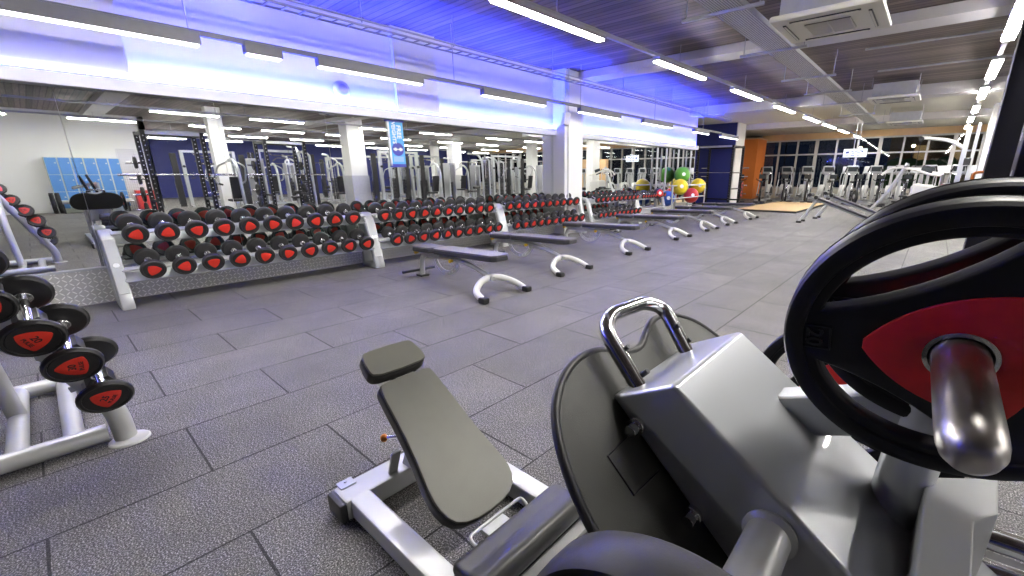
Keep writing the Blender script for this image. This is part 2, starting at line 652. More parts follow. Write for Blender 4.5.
# left wall
struct('wall_left', MB().between((-6.72, -6.5, 0), (MX - .012, 15.05, CZ)).between((MX - .02, 3.86, 2.24), (MX + .05, 4.6, CZ))
       .between((MX - .02, -.4, 2.24), (MX + .05, .9, CZ)), wall_white, label='white left wall washed by blue light above the mirrors')
struct('wall_left_recess', MB().between((-10.2, 14.9, 0), (-9.7, 27.4, CZ)).between((-10.2, 14.9, 0), (-6.6, 15.05, CZ)), wall_white)
struct('trim_3', MB().between((MX - .01, -6.4, 2.10), (MX + .10, 15.02, 2.16)).between((MX + .085, -6.4, 2.15), (MX + .10, 15.02, 2.225)), wall_white, label='pale ledge band along the top of the mirrors')  # front lip added to keep the strip's direct light off the floor
struct('baseboard_left', MB().between((MX - .01, -6.4, 0), (MX + .035, 15.0, .352), .003), tread_m, label='silver tread plate kickboard under the mirrors')
struct('trim_4', MB().between((MX - .01, -6.4, .352), (MX + .045, 15.0, .372), .002), silver, label='metal capping strip of the kickboard')
# mirror panels, one each
seams = [-6.4, -3.4, -1.0, .33, 1.56, 2.78, 4.0, 5.2, 6.4, 7.45, 8.9, 10.3, 11.7, 13.3, 15.0]
where = ['behind the floor dumbbell stand', 'beside the floor dumbbell stand', 'reflecting the blue lockers', 'reflecting the squat rack above the first dumbbell rack',
         'above the middle of the first dumbbell rack', 'carrying the blue hanging banner', 'above the near half of the second dumbbell rack',
         'above the far half of the second dumbbell rack', 'above the third dumbbell rack just before the white column', 'right behind the white wall column',
         'above the fourth dumbbell rack after the white column', 'above the fifth dumbbell rack', 'behind the stacked exercise balls', 'at the far end of the mirror wall']
for i, (a, b) in enumerate(zip(seams, seams[1:])):
    o = MB().between((MX - .012, a + .002, .372), (MX, b - .002, 2.10)).build('mirror_panel', mir)
    tag(o, 'tall wall mirror panel ' + where[i], 'mirror', 'mirror panels on the left wall')
# LED strips lying on the ledge, shining up the wall
o = MB().between((MX + .02, -6.3, 2.162), (MX + .05, 15.0, 2.176)).build('light_strip', led_e)
tag(o, 'blue light strip lying on the ledge above the mirrors', 'light strip')
for y0, y1, lab in ((-6.3, 2.9, 'white light strip on the ledge above the first dumbbell rack'), (9.9, 12.6, 'white light strip on the ledge above the fourth dumbbell rack')):
    o = MB().between((MX + .056, y0, 2.162), (MX + .074, y1, 2.174)).build('light_strip', ledw_e)
    tag(o, lab, 'light strip')
# right side and back, seen only in the mirrors
struct('wall_right', MB().between((10.42, -6.5, 0), (10.7, 3.3, CZ)).between((10.42, 3.1, 0), (20.4, 3.3, CZ)), wall_white)
struct('wall_right_far', MB().between((20.2, 3.1, 0), (20.5, 27.5, CZ)), wall_blue)
struct('wall_back', MB().between((-6.7, -6.6, 0), (10.7, -6.4, CZ)), wall_blue)
# window wall
struct('wall_far', MB().between((-10.2, DY, 3.06), (20.5, DY + .3, CZ)).between((-10.2, DY, 0), (20.5, DY + .3, .55)).between((-10.2, DY, 0), (-7.80, DY + .3, CZ)), cream_paint)
struct('trim_5', MB().between((-7.8, DY - .05, 3.06), (20.2, DY, CZ - .02), .004), wall_tan, label='tan panel band over the far windows')
for n in range(10):
    x0 = -7.79 + n * 2.725
    x1 = x0 + 2.725
    f = MB()
    for k, x in enumerate((x0, x0 + .908, x0 + 1.817)):
        w = .075 if k == 0 else .04
        f.between((x - w, DY - .02, .55), (x + w, DY + .12, 3.06), .004)
    f.between((x0, DY - .01, .55), (x1, DY + .1, .63)).between((x0, DY - .01, 2.99), (x1, DY + .1, 3.06)).between((x0, DY - .015, 2.27), (x1, DY + .1, 2.34))
    w = struct('window_%d' % (n + 1), f, window_fr, label='wide dark window with a transom in the far wall')
    MB().between((x0, DY + .04, .6), (x1, DY + .05, 3.02)).build('pane', gls, w)
# navy partition, orange block at the far left
struct('wall_partition', MB().between((-9.7, 19.6, 0), (-6.74, 19.8, CZ)), wall_blue, label='navy blue partition wall at the far end')
struct('wall_return', MB().between((-6.74, 19.6, 0), (-6.70, 20.6, CZ)), wall_white)
struct('wall_block', MB().between((-8.75, 25.4, 0), (-7.56, 26.95, 3.10)), wall_orange, label='orange painted pier beside the far windows')
struct('trim_6', MB().between((-8.78, 25.36, 3.10), (-7.53, 26.98, 3.16)), wall_tan)


# columns
def column(name, lo, hi, label, clad=None):
    o = struct(name, MB().between(lo, hi, .01), wall_white, label=label)
    if clad:
        struct('trim_7', MB().between((lo[0] - .03, lo[1] - .03, 0), (hi[0] + .03, hi[1] + .03, clad), .005), galv, o)
    return o


column('column_1', (MX - .02, 7.52, 0), (-6.18, 8.16, CZ), 'white square column against the mirror wall')
column('column_2', (1.0, 19.4, 0), (1.45, 20, CZ), 'white column on the right by the cable machines')
column('column_3', (4.7, 8.3, 0), (5.35, 8.95, CZ), 'white column with a metal clad foot', 1.25)
column('column_4', (8.7, 16.2, 0), (9.3, 16.8, CZ), 'white column by the cross trainers', 1.25)
column('column_5', (5.2, 4.1, 0), (5.6, 4.5, CZ), 'slim white column behind the squat racks')
column('column_6', (6.0, 20, 0), (6.5, 20.5, CZ), 'white column near the far windows')
column('column_7', (12.5, 17.5, 0), (12.9, 17.9, CZ), 'white column deep in the hall')

# outside, at night
struct('terrain', MB().between((-30, 27.7, -.3), (45, 60, -.2)), night_dark)
t = MB()
for k in range(60):
    x = -2.2 + random.random() * 2.6
    t.sphere((x, 31 + random.random() * 1.5, .2 + random.random() * 1.6), .25 + random.random() * .3, seg=8)
tag(t.build('hedge', leafy), 'dark green hedge outside the far windows at night', 'hedge')
b = thing('house', 'warm lit brick house outside the far right windows', 'building', (1.5, 42, 0))
MB().between((-4.5, 0, -.2), (4, 5, 4.6)).build('facade', brickish, b)
MB().prism([(-4.8, 0), (4.3, 0), (-.25, 2.6)], (0, 2.5, 4.6), (1, 0, 0), (0, 0, 1), 5.6).build('roof', night_dark, b)
for k, (x, z) in enumerate(((-2.6, 2.8), (-.6, 2.8), (1.6, 2.8), (-2.6, 1.0))):
    MB().between((x - .4, -.05, z - .5), (x + .4, 0, z + .5)).build('lit_window', mat('lit_room_window', (.3, .2, .1), emit=(1, .6, .25), estr=.05) if k == 0 else MATS['lit_room_window'], b)
for k, (x, y, z, lab) in enumerate(((-9.2, 38, 4.6, 'street lantern outside behind the left windows'), (-5.2, 45, 3.6, 'distant street lantern outside behind the hanging screen'),
                                    (-1.4, 36, 3.2, 'street lantern above the dark hedge outside'))):
    t = thing('street_lamp', lab, 'street lamp', (x, y, -.2), 0, 'street lanterns outside')
    MB().cyl((0, 0, 0), (0, 0, z - .1), .05).build('pole', dark_steel, t)
    MB().sphere((0, 0, z), .10, (1, 1, .8), 12).build('lantern', lantern_e, t)

# ================================================================== CEILING FITTINGS
RODS = []


def lamp_row(px, pts, x_of, z, length, label, grp, ext, w=.075, em=None, house=None, hh=.06):
    """a row of linear lamps under one trunking rail; pts: (y0, y1) of each lamp"""
    y_lo, y_hi = ext
    tr = thing('lighting_trunk', label[1], 'cable trunking', (x_of(y_lo), y_lo, z + .07))
    m = MB().beam((x_of(y_lo), y_lo, z + .085), (x_of(y_hi), y_hi, z + .085), .06, .05, .004)
    m.build('trunk_rail', house or conduit, tr, tr.location)
    y = y_lo + .6
    while y < y_hi:
        r = MB().cyl((x_of(y), y, z + .1), (x_of(y), y, CZ), .006, seg=6)
        r.build('hanger_rod', conduit, tr, tr.location)
        y += 3.1
    for k, (a, b) in enumerate(pts):
        l = thing('pendant_lamp', '%s, %s from near end' % (label[0], ORD[k]), 'ceiling lamp', (x_of((a + b) / 2), (a + b) / 2, z), 0, grp)
        xa, xb = x_of(a), x_of(b)
        MB().beam((xa, a, z + .035), (xb, b, z + .035), w + .03, hh, .006).build('housing', house or galv, l, l.location)
        zd = z + .035 - hh / 2 - .008
        MB().beam((xa, a + .02, zd), (xb, b - .02, zd), w, .02, .004).build('diffuser', em or lamp_e, l, l.location)


def yz(px, py, x):
    return P(px, py, 'x', x).y


XL = -5.75
zl = P(317, 64, 'x', XL).z
pts = [(-4.6, -2.9), (-1.3, yz(200, 42, XL)), (yz(243, 45, XL), yz(281, 53, XL)), (yz(317, 64, XL), yz(422, 80, XL)), (yz(482, 91, XL), yz(545, 98, XL)),
       (yz(579, 106, XL), yz(620, 111, XL)), (yz(643, 115, XL), yz(672, 120, XL)), (yz(694, 124, XL), yz(709, 126, XL)), (yz(721, 128, XL), yz(738, 131, XL))]
lamp_row(None, pts, lambda y: XL, zl, 1.3, ('slim lamp hung along the mirror wall', 'lighting rail hung along the mirror wall'), 'lamps along the mirror wall', (-5.5, 15.2), w=.07, em=lampb_e, house=dark_house, hh=.11)
mrow = lambda y: -3.72 + (y - 5) * .026
ZM = 3.0
pm = [(490, 0), (605, 40), (655.7, 61), (707, 78.7), (732, 90), (763, 100), (775.5, 106), (798, 112.5), (806, 117), (820, 122), (828, 124), (839, 128), (843, 130), (851, 133), (854, 136), (860, 138)]
ys = [P(x, y, 'z', ZM).y for x, y in pm]
pts = [(-1.5, .1), (.9, 2.5)] + list(zip(ys[::2], ys[1::2]))  # first lamp, out of view, added to brighten the near floor
pts = [(a, min(b, 26.5)) for a, b in pts if a < 26]
lamp_row(None, pts, mrow, ZM, 1.6, ('suspended lamp in the row over the middle of the floor', 'lighting rail hung over the middle of the floor'), 'lamps over the middle of the floor', (-5.5, 26.5), w=.10)
rrow = lambda y: .40 + (y - 7) * .012
pr = [(1023, -3), (1001, 41), (998, 60), (988, 79), (983, 88), (979, 99), (977, 106), (973, 112.5), (972, 117), (969, 122), (967, 125.5), (965, 129), (964, 132), (962, 135)]
ys = [P(x, y, 'z', 3.1).y for x, y in pr]
pts = [(1.5, 3.1), (3.7, 5.2)] + [(a, b) for a, b in zip(ys[::2], ys[1::2]) if b < 26.8]
lamp_row(None, pts, rrow, 3.1, 1.6, ('bright lamp in the right hand row', 'lighting rail on the right'), 'lamps of the right hand row', (-5.5, 26.5), w=.13)
for k, (x, nm) in enumerate(((4.2, 'behind the squat racks'), (8.2, 'beside the lockers'), (12.4, 'deep in the hall'), (16.4, 'at the far side of the hall'))):
    pts = [(y, y + 1.6) for y in ((-1.6, 1.2, 4.2, 6.5, 9.0, 11.6, 14.9, 17.6, 21.5, 24) if 6 < x < 9 else (2.6, 5, 8.6, 11.2, 14.9, 17.6, 21.5, 24) if x < 6 else (4, 6.4, 9.0, 11.8, 15, 18, 21.5, 24))]
    lamp_row(None, pts, lambda y, x=x: x, 3.0, 1.6, ('suspended lamp in the row %s' % nm, 'lighting rail %s' % nm), 'lamps %s' % nm, (-5 if x < 9 else 3.8, 26), w=.11)

# conduit tray and rails over the mirror wall
XT = -5.45
t = thing('cable_basket', 'slim wire cable basket hung above the lamps by the mirror wall', 'cable tray', (XT, 4, 2.93))
m = MB()
for dx in (-.09, .09):
    m.tube([(XT + dx, -5.5, 2.95), (XT + dx, 15, 2.95)], .011, 6)
    m.tube([(XT + dx, -5.5, 3.0), (XT + dx, 15, 3.0)], .011, 6)
y = -5.4
while y < 15:
    m.between((XT - .09, y - .007, 2.94), (XT + .09, y + .007, 2.952))
    y += .17
m.build('wire_mesh', conduit, t, t.location)
for y in (.6, 2.9, 4.2, 6.3, 8.6, 10.9, 13.2):
    MB().cyl((XT, y, 3.0), (XT, y, CZ), .008, seg=6).build('hanger_rod', conduit, t, t.location)
# wide perforated tray
t = thing('cable_tray', 'wide perforated metal cable tray crossing under the dark ceiling', 'cable tray', (-2.05, 6, 3.0))
MB().between((-2.20, -4, 3.0), (-1.86, 20, 3.012)).build('tray_bed', perf_m, t, t.location)
for x in (-2.20, -1.86):
    MB().between((x - .006, -4, 3.0), (x + .006, 20, 3.055)).build('side_flange', galv, t, t.location)
for y in (2.2, 5.2, 7.2, 9.5, 11.4, 13.3, 16, 19):
    MB().between((-2.55, y, 2.965), (-1.66, y + .04, 2.995)).cyl((-2.5, y + .02, 2.98), (-2.5, y + .02, CZ), .007, seg=6).cyl((-1.7, y + .02, 2.98), (-1.7, y + .02, CZ), .007, seg=6).build('hanger_bracket', conduit, t, t.location)
# thin conduits on the soffit
for k, (y, lab) in enumerate(((9.6, 'thin conduit pipe crossing the ceiling after the first beam'), (11.7, 'thin conduit pipe crossing the ceiling between the beams'))):
    o = MB().tube([(-1.3, y, CZ - .05), (10, y, CZ - .05)], .018, 8).build('conduit_pipe', conduit)
    tag(o, lab, 'pipe', 'conduit pipes under the ceiling')


# cassette air conditioners
def cassette(c, label):
    t = thing('air_conditioner', label, 'air conditioner', c, 0, 'cassette air conditioners')
    a = MB().box((0, 0, .03), (.95, .95, .06), None, .025)
    a.build('fascia', ac_white, t)
    MB().box((0, 0, .20), (.80, .80, .26), None, .01).build('casing', galv, t)
    g = MB().shape([[(-.2, -.2), (.2, -.2), (.2, .2), (-.2, .2)]], (0, 0, -.004), (1, 0, 0), (0, 1, 0), .008)
    g.build('grille_back', ac_slot, t)
    g = MB()
    for k in range(13):
        g.between((-.2, -.195 + k * .0325, -.016), (.2, -.183 + k * .0325, -.006))
    for k in (-.2, 0, .195):
        g.between((k, -.2, -.017), (k + .008, .2, -.007))
    g.build('grille', ac_white, t)
    s = MB()
    for a in range(4):
        R = RZ(a * PI / 2)
        s.box(R @ Vector((.365, 0, -.003)), (.028, .60, .012), R)
    s.build('air_slot', black_pl, t)
    lv = MB()
    for a in range(4):
        R = RZ(a * PI / 2)
        lv.box(R @ Vector((.362, 0, -.010)), (.016, .56, .006), R @ RY(.25))
    lv.build('louver', ac_white, t)
    for sx in (-1, 1):
        for sy in (-1, 1):
            MB().cyl((sx * .42, sy * .42, .25), (sx * .42, sy * .42, CZ - c[2]), .008, seg=6).build('hanger_rod', conduit, t)
    return t


ac = cassette((-1.10, 5.62, 2.76), 'cream square air conditioner hung under the ceiling beside the cable tray, nearest of its kind')
dup(ac, 'cream square air conditioner hung from the ceiling past the second beam', (-1.05, 13.2, 2.93))
dup(ac, 'small cream square air conditioner hung from the pale far ceiling', (-1.1, 19.0, 2.90))
# speaker on the white column, spots
t = thing('wall_speaker', 'small white loudspeaker bracketed to the white column by the mirrors', 'loudspeaker', (-6.14, 7.52, 2.40))
MB().box((.05, -.06, 0), (.17, .15, .26), RZ(-.6) @ RX(-.15), .03).build('cabinet', white_p, t)
MB().cyl((-.05, .02, 0), (.03, -.03, 0), .02).build('bracket', galv, t)
t = thing('wall_speaker', 'round white loudspeaker fixed on the bright wall left of the blue banner', 'loudspeaker', (MX + .06, 3.05, 2.42))
MB().lathe([(0, .05), (.07, .05), (.10, .03), (.115, 0)], (-.05, 0, 0), (1, 0, 0), 24).build('grille_ring', white_p, t)
MB().lathe([(0, .062), (.055, .058), (.065, .05)], (-.05, 0, 0), (1, 0, 0), 20).build('cone_face', galv, t)
# vertical pipe on the column
tag(MB().tube([(-6.16, 7.62, 0.3), (-6.16, 7.62, CZ)], .018, 8).build('drop_pipe', white_p), 'thin white pipe running down the front of the white column', 'pipe')

# hanging banner
tb = P(388, 118, 'x', -6.487)
b1, b2, b3 = P(404, 119, 'x', -6.487), P(394.5, 166, 'x', -6.487), P(403.5, 166, 'x', -6.487)
bw, bt, bb = .255, 2.065, P(394, 167, 'x', -6.487).z
by = (P(387, 140, 'x', -6.487).y + P(405, 140, 'x', -6.487).y) / 2
ban = thing('hanging_banner', 'narrow sky blue banner with a white dumbbell sign hanging before the mirror', 'banner', (-6.487, by, bb))
hb = bt - bb
MB().between((-.006, -bw / 2, 0), (.006, bw / 2, hb)).build('cloth', sky_blue, ban)
MB().between((-.012, -bw / 2 - .02, hb), (.012, bw / 2 + .02, hb + .03)).between((-.02, -.01, hb + .01), (0, .01, hb + .034)).build('top_rail', violet_blue, ban)
MB().between((-.0085, -bw / 2 - .001, .02), (.0085, -bw / 2 + .028, hb)).build('white_edge', white_pr, ban)
MB().between((-.0085, -bw / 2, 0), (.0085, bw / 2, .045)).build('hem_band', violet_blue, ban)
MB().cyl((0, .012, hb * .40), (.0085, .012, hb * .40), .098, seg=32).build('round_badge', violet_blue, ban)
g = MB()
zc = hb * .40
g.between((.008, -.03 + .012, zc - .009), (.011, .03 + .012, zc + .009))
for s in (-1, 1):
    g.cyl((.008, .012 + s * .043, zc), (.011, .012 + s * .043, zc), .026, seg=16)
    g.between((.008, .012 + s * .072 - .006, zc - .012), (.011, .012 + s * .072 + .006, zc + .012))
g.build('dumbbell_sign', white_pr, ban)
MB().text('FREE', (.008, .05, hb * .79), (0, 0, -1), (0, 1, 0), .095, .003, bold=.002).text('WEIGHTS', (.008, -.035, hb * .79), (0, 0, -1), (0, 1, 0), .082, .003, bold=.002).build('lettering', white_pr, ban)
MB().between((.007, -.07, hb * .12), (.0085, .095, hb * .24)).build('pale_panel', mat('pale_blue_print', (.3, .5, .78), .45), ban)

# lit hanging screen
s0 = P(855, 153, 'y', 18.0)
t = thing('hanging_screen', 'lit pale blue screen hung on twin poles before the far windows', 'screen', (s0.x, 18, s0.z))
MB().box((0, .03, 0), (.68, .05, .28), None, .008).build('casing', black_pl, t)
MB().box((0, 0, 0), (.66, .012, .26)).build('lit_face', sign_e, t)
MB().cyl((-.06, .04, .13), (-.06, .04, CZ - s0.z), .012, seg=8).build('hanger_pole', conduit, t)
MB().cyl((.06, .04, .13), (.06, .04, CZ - s0.z), .012, seg=8).build('hanger_pole', conduit, t)
m = MB().box((-.22, -.008, .02), (.10, .006, .07)).box((-.22, -.008, -.06), (.10, .006, .03))
for k, (x, z, w) in enumerate(((-.08, .06, .07), (.03, .06, .09), (.16, .06, .1), (-.05, .0, .10), (.1, .0, .09), (.21, .03, .05), (-.06, -.07, .12), (.09, -.07, .08), (.22, -.07, .04))):
    m.box((x, -.008, z), (w, .006, .028))
m.build('screen_blocks', mat('dark_blue_print', (.03, .05, .22), .4), t)


# ================================================================== DUMBBELLS AND RACKS
def tri_round(r, bulge=.16, n=8, ph=0.):
    """triangle with bowed sides, corner radius r from the centre"""
    out = []
    cs = [Vector((r * math.cos(ph + k * 2 * PI / 3), r * math.sin(ph + k * 2 * PI / 3))) for k in range(3)]
    for k in range(3):
        a, b = cs[k], cs[(k + 1) % 3]
        mid = (a + b) / 2
        c = mid + mid.normalized() * r * bulge * 2
        for i in range(n):
            t = .04 + .92 * i / (n - 1)
            out.append(a * (1 - t) ** 2 + c * 2 * t * (1 - t) + b * t * t)
    return [(p.x, p.y) for p in out]


def make_dumbbell(name, label, R, half, ht, number=None, word=None, group=None, thin=False, collar=True):
    """handle along local x, centred on the origin; R head radius, half: half length, ht: head thickness"""
    t = thing(name, label, 'dumbbell', (0, 0, 0), 0, group)
    MB().lathe([(.0, -half + ht * .6), (.014, -half + ht * .6), (.015, -.04), (.017, 0), (.015, .04), (.014, half - ht * .6), (0, half - ht * .6)], (0, 0, 0), (1, 0, 0), 14).build('handle', chrome, t)
    if collar:
        for s in (-1, 1):
            MB().cyl((s * (half - ht - .022), 0, 0), (s * (half - ht + .004), 0, 0), .030, seg=16, bev=.004).build('collar', chrome, t)
    for s in (-1, 1):
        h = MB().lathe([(0, 0), (R * .72, 0), (R * .88, .004), (R * .97, .014), (R, .026), (R, ht - .020), (R * .97, ht - .008), (R * .90, ht), (R * .82, ht - .001), (R * .80, ht - .006), (0, ht - .006)],
                       (s * (half - ht), 0, 0), (s, 0, 0), 28).build('head', grey_rub if not thin else black_rub, t, ang=30)
        # black face cap and the red badge on it
        x = s * (half - .0062)
        MB().lathe([(0, .003), (R * .78, .003), (R * .80, 0)], (x, 0, 0), (s, 0, 0), 28).build('face_cap', black_rub, h)
        u = Vector((0, s, 0))
        v = Vector((0, 0, 1))
        MB().shape([tri_round(R * .62, .22, 8, PI / 2)], (x + s * .0042, 0, 0), u, v, .003, .0006, 1).build('badge', red_dec, h)
        if number:
            MB().text(number, (x + s * .0062, 0, R * .06 if word else 0), u, v, R * .36, .001, bold=.0006).build('number', ink, h)
        if word:
            MB().text(word, (x + s * .0062, 0, -R * .22 + R * .42 * 0), u, v, R * .20, .001, bold=.0004).build('lettering', ink, h)
    return t


TILT = math.radians(19)
AX = Vector((math.cos(TILT), 0, -math.sin(TILT)))


def place_db(proto, face, spin, label, group, half, sc=1., yaw=0.):
    """face: centre of the front face; spin: how far it has rolled"""
    c = Vector(face) - AX * half * sc
    R = RY(TILT) @ RX(spin)
    if yaw:
        R = RZ(yaw) @ R
    return dup(proto, label, c, R.to_euler(), group, (sc,) * 3 if sc != 1 else None)


db_big = make_dumbbell('dumbbell', 'x', .101, .165, .066)
db_mid = make_dumbbell('dumbbell', 'x', .097, .155, .062)
db_sml = make_dumbbell('dumbbell', 'x', .080, .14, .055)

RK = [('first', .38, 3.00, [.577 + i * .2403 for i in range(10)], [.625 + i * .2458 for i in range(10)], db_big, .165, 1.),
      ('second', 3.04, 5.48, [3.19 + i * .2200 for i in range(10)], [3.29 + i * .2200 for i in range(10)], db_mid, .155, 1.),
      ('third', 5.56, 7.98, [5.66 + i * .2240 for i in range(10)], [5.74 + i * .2230 for i in range(10)], db_mid, .155, .98),
      ('fourth', 8.30, 10.42, [8.50 + i * .2000 for i in range(10)], [8.48 + i * .2000 for i in range(10)], db_mid, .155, .86),
      ('fifth', 10.50, 11.98, [10.62 + i * .139 for i in range(10)], None, db_sml, .14, .84)]


def rack(which, y0, y1, tops, bots, proto, half, sc):
    t = thing('dumbbell_rack', 'silver two tier dumbbell rack along the mirror wall, %s from the near end' % which, 'dumbbell rack', (-6.12, (y0 + y1) / 2, 0), 0, 'dumbbell racks along the mirror wall')
    B = t.location
    outer = [(-5.925, 0), (-5.915, .05), (-5.945, .14), (-6.085, .66), (-6.115, .735), (-6.17, .772), (-6.25, .775), (-6.31, .74), (-6.33, .68), (-6.31, .30), (-6.30, 0)]
    inner = [(-5.995, .055), (-6.015, .15), (-6.14, .63), (-6.17, .69), (-6.24, .70), (-6.265, .66), (-6.255, .30), (-6.245, .055)]
    for ye in (y0, y1):
        f = MB().shape([outer, inner], (0, ye, 0), (1, 0, 0), (0, 0, 1), .105, .016, 2)
        o = f.build('end_frame', silver if which == 'first' else silver_w, t, B)
        # slanted cover strip with an oval badge on the outer face of the slope
        p0, p1 = Vector((-5.938, ye, .16)), Vector((-6.085, ye, .69))
        MB().beam(p0, p1, .085, .012, .004, up=(1, 0, .3)).build('slope_cover', silver, o, B)
        q = p0.lerp(p1, .52)
        n = Vector((.963, 0, .27))
        MB().lathe([(0, .006), (.022, .006), (.026, 0)], q + n * .004, n, 20).build('oval_badge', white_pr, o, B)
        MB().between((-6.30, ye - .05, 0), (-5.93, ye + .05, .012), .003).build('base_plate', silver, o, B)
    dn = Vector((-math.sin(TILT), 0, -math.cos(TILT)))
    for nm, face, ok in (('top', Vector((-5.95, 0, .722)), True), ('bottom', Vector((-5.85, 0, .372)), bots is not None or True)):
        c = face - AX * half
        c.y = (y0 + y1) / 2
        bar = MB()
        bar.box(c + dn * .040 , (.075, y1 - y0 - .06, .018), RY(TILT), .004)
        bar.build('tier_rail', silver_w, t, B)
        bar = MB()
        if nm == 'top':
            bar.box(c + dn * .125 - AX * .03, (.20, y1 - y0 - .06, .010), RY(TILT), .003)
        else:
            bar.box(c + dn * .118 - AX * .02, (.30, y1 - y0 - .06, .010), RY(TILT), .003)
        bar.build('tier_tray', silver, t, B)
        for ys in (tops if nm == 'top' else (bots or [])):
            pass
    m = MB()
    for ys, face in ((tops, Vector((-5.95, 0, .722))), (bots or [], Vector((-5.85, 0, .372)))):
        for y in ys:
            c = face - AX * half
            for dy in (-.024, .024):
                m.box((c.x + dn.x * .022, y + dy, c.z + dn.z * .022), (.05, .008, .036), RY(TILT) @ RX(.5 if dy > 0 else -.5))
    o = m.build('saddle_strip', black_pl, t, B)
    o['kind'] = 'stuff'
    rnd = random.Random(which)
    for tier, ys, face in (('top', tops, Vector((-5.95, 0, .722))), ('bottom', bots or [], Vector((-5.85, 0, .372)))):
        for i, y in enumerate(ys):
            place_db(proto, (face.x, y, face.z), rnd.uniform(0, 2 * PI), 'red badged dumbbell, %s from the near end on the %s tier of the %s rack' % (ORD[i], tier, which),
                     'dumbbells on the wall racks', half, sc)


for r_ in RK:
    rack(*r_)
for pr_ in (db_big, db_mid, db_sml):
    for c in kids(pr_):
        for g in kids(c):
            bpy.data.objects.remove(g)
        bpy.data.objects.remove(c)
    bpy.data.objects.remove(pr_)
KIDS.clear()

# ------------------------------------------------------------------ dumbbell tree on the left
tree = thing('dumbbell_stand', 'silver tube dumbbell stand on the floor with oval foot plates', 'dumbbell stand', (-3.35, -.35, 0))
B = tree.location
y_near, xn, xf = .01, -2.96, -3.93
for nm, x in (('base_tube', xn), ('base_tube', xf)):
    MB().tube([(x, -1.45, .055), (x, y_near - .02, .055)], .043, 20).build(nm, silver_w, tree, B)
for y in (-.30, -.12, -1.2):
    MB().tube([(xn, y, .055), (xf, y, .055)], .038, 18).build('cross_tube', silver_w, tree, B)
pa, pb = Vector((-2.93, .045, .0)), Vector((-3.06, -.36, 1.12))
pb = Vector((-3.03, -.33, 1.02))
a = Vector((xn + .03, .045, .015))
MB().tube([a, a + Vector((0, -.005, .16)), pb], .043, 20, fil=.12).build('upright', silver_w, tree, B)
MB().lathe([(0, .010), (.074, .010), (.080, .004), (.080, 0)], (a.x + .02, .055, 0), (0, 0, 1), 32).build('foot_plate', white_p, tree, B)
MB().tube([pb, Vector((-3.35, -.33, .62)), Vector((-3.5, -.30, .06))], .036, 16, fil=.2).build('back_stay', silver_w, tree, B)
T2 = math.radians(26)
A2_ = Vector((math.cos(T2), 0, -math.sin(T2)))
dn2 = Vector((-math.sin(T2), 0, -math.cos(T2)))
seq = [((.020, .322), '25', 1.0, .095, 'lowest on'), ((-.042, .50), '30', 1.5, .096, 'second up on'), ((-.122, .648), '20', -1.2, .096, 'third up on'), ((-.21, .80), '15', 1.2, .085, 'fourth up on'), ((-.29, .955), '10', -.4, .080, 'highest on')]
for k, ((y, z), num, spin, R, lab) in enumerate(seq):
    half = .175
    d = make_dumbbell('dumbbell', 'black dumbbell with red %s badge, %s the silver floor stand' % (num, lab), R, half, .036, num, 'PULSE', 'dumbbells on the floor stand', True)
    c = Vector((-2.70, y, z)) - A2_ * half
    d.location = c
    d.rotation_euler = (RY(T2) @ RX(spin)).to_euler()
    # cradle arm reaching from the upright
    s = (z - .0) / 1.02
    up = pa.lerp(pb, s)
    MB().beam(up, c + dn2 * .05, .04, .03, .004).build('cradle_arm', silver_w, tree, B)
    cr = MB()
    for dy in (-.032, .032):
        cr.box(c + dn2 * .02 + Vector((0, dy, 0)), (.075, .018, .055), RY(T2) @ RX(.45 if dy > 0 else -.45), .004)
    cr.box(c + dn2 * .045, (.075, .05, .016), RY(T2), .004)
    cr.build('cradle', black_pl, tree, B)


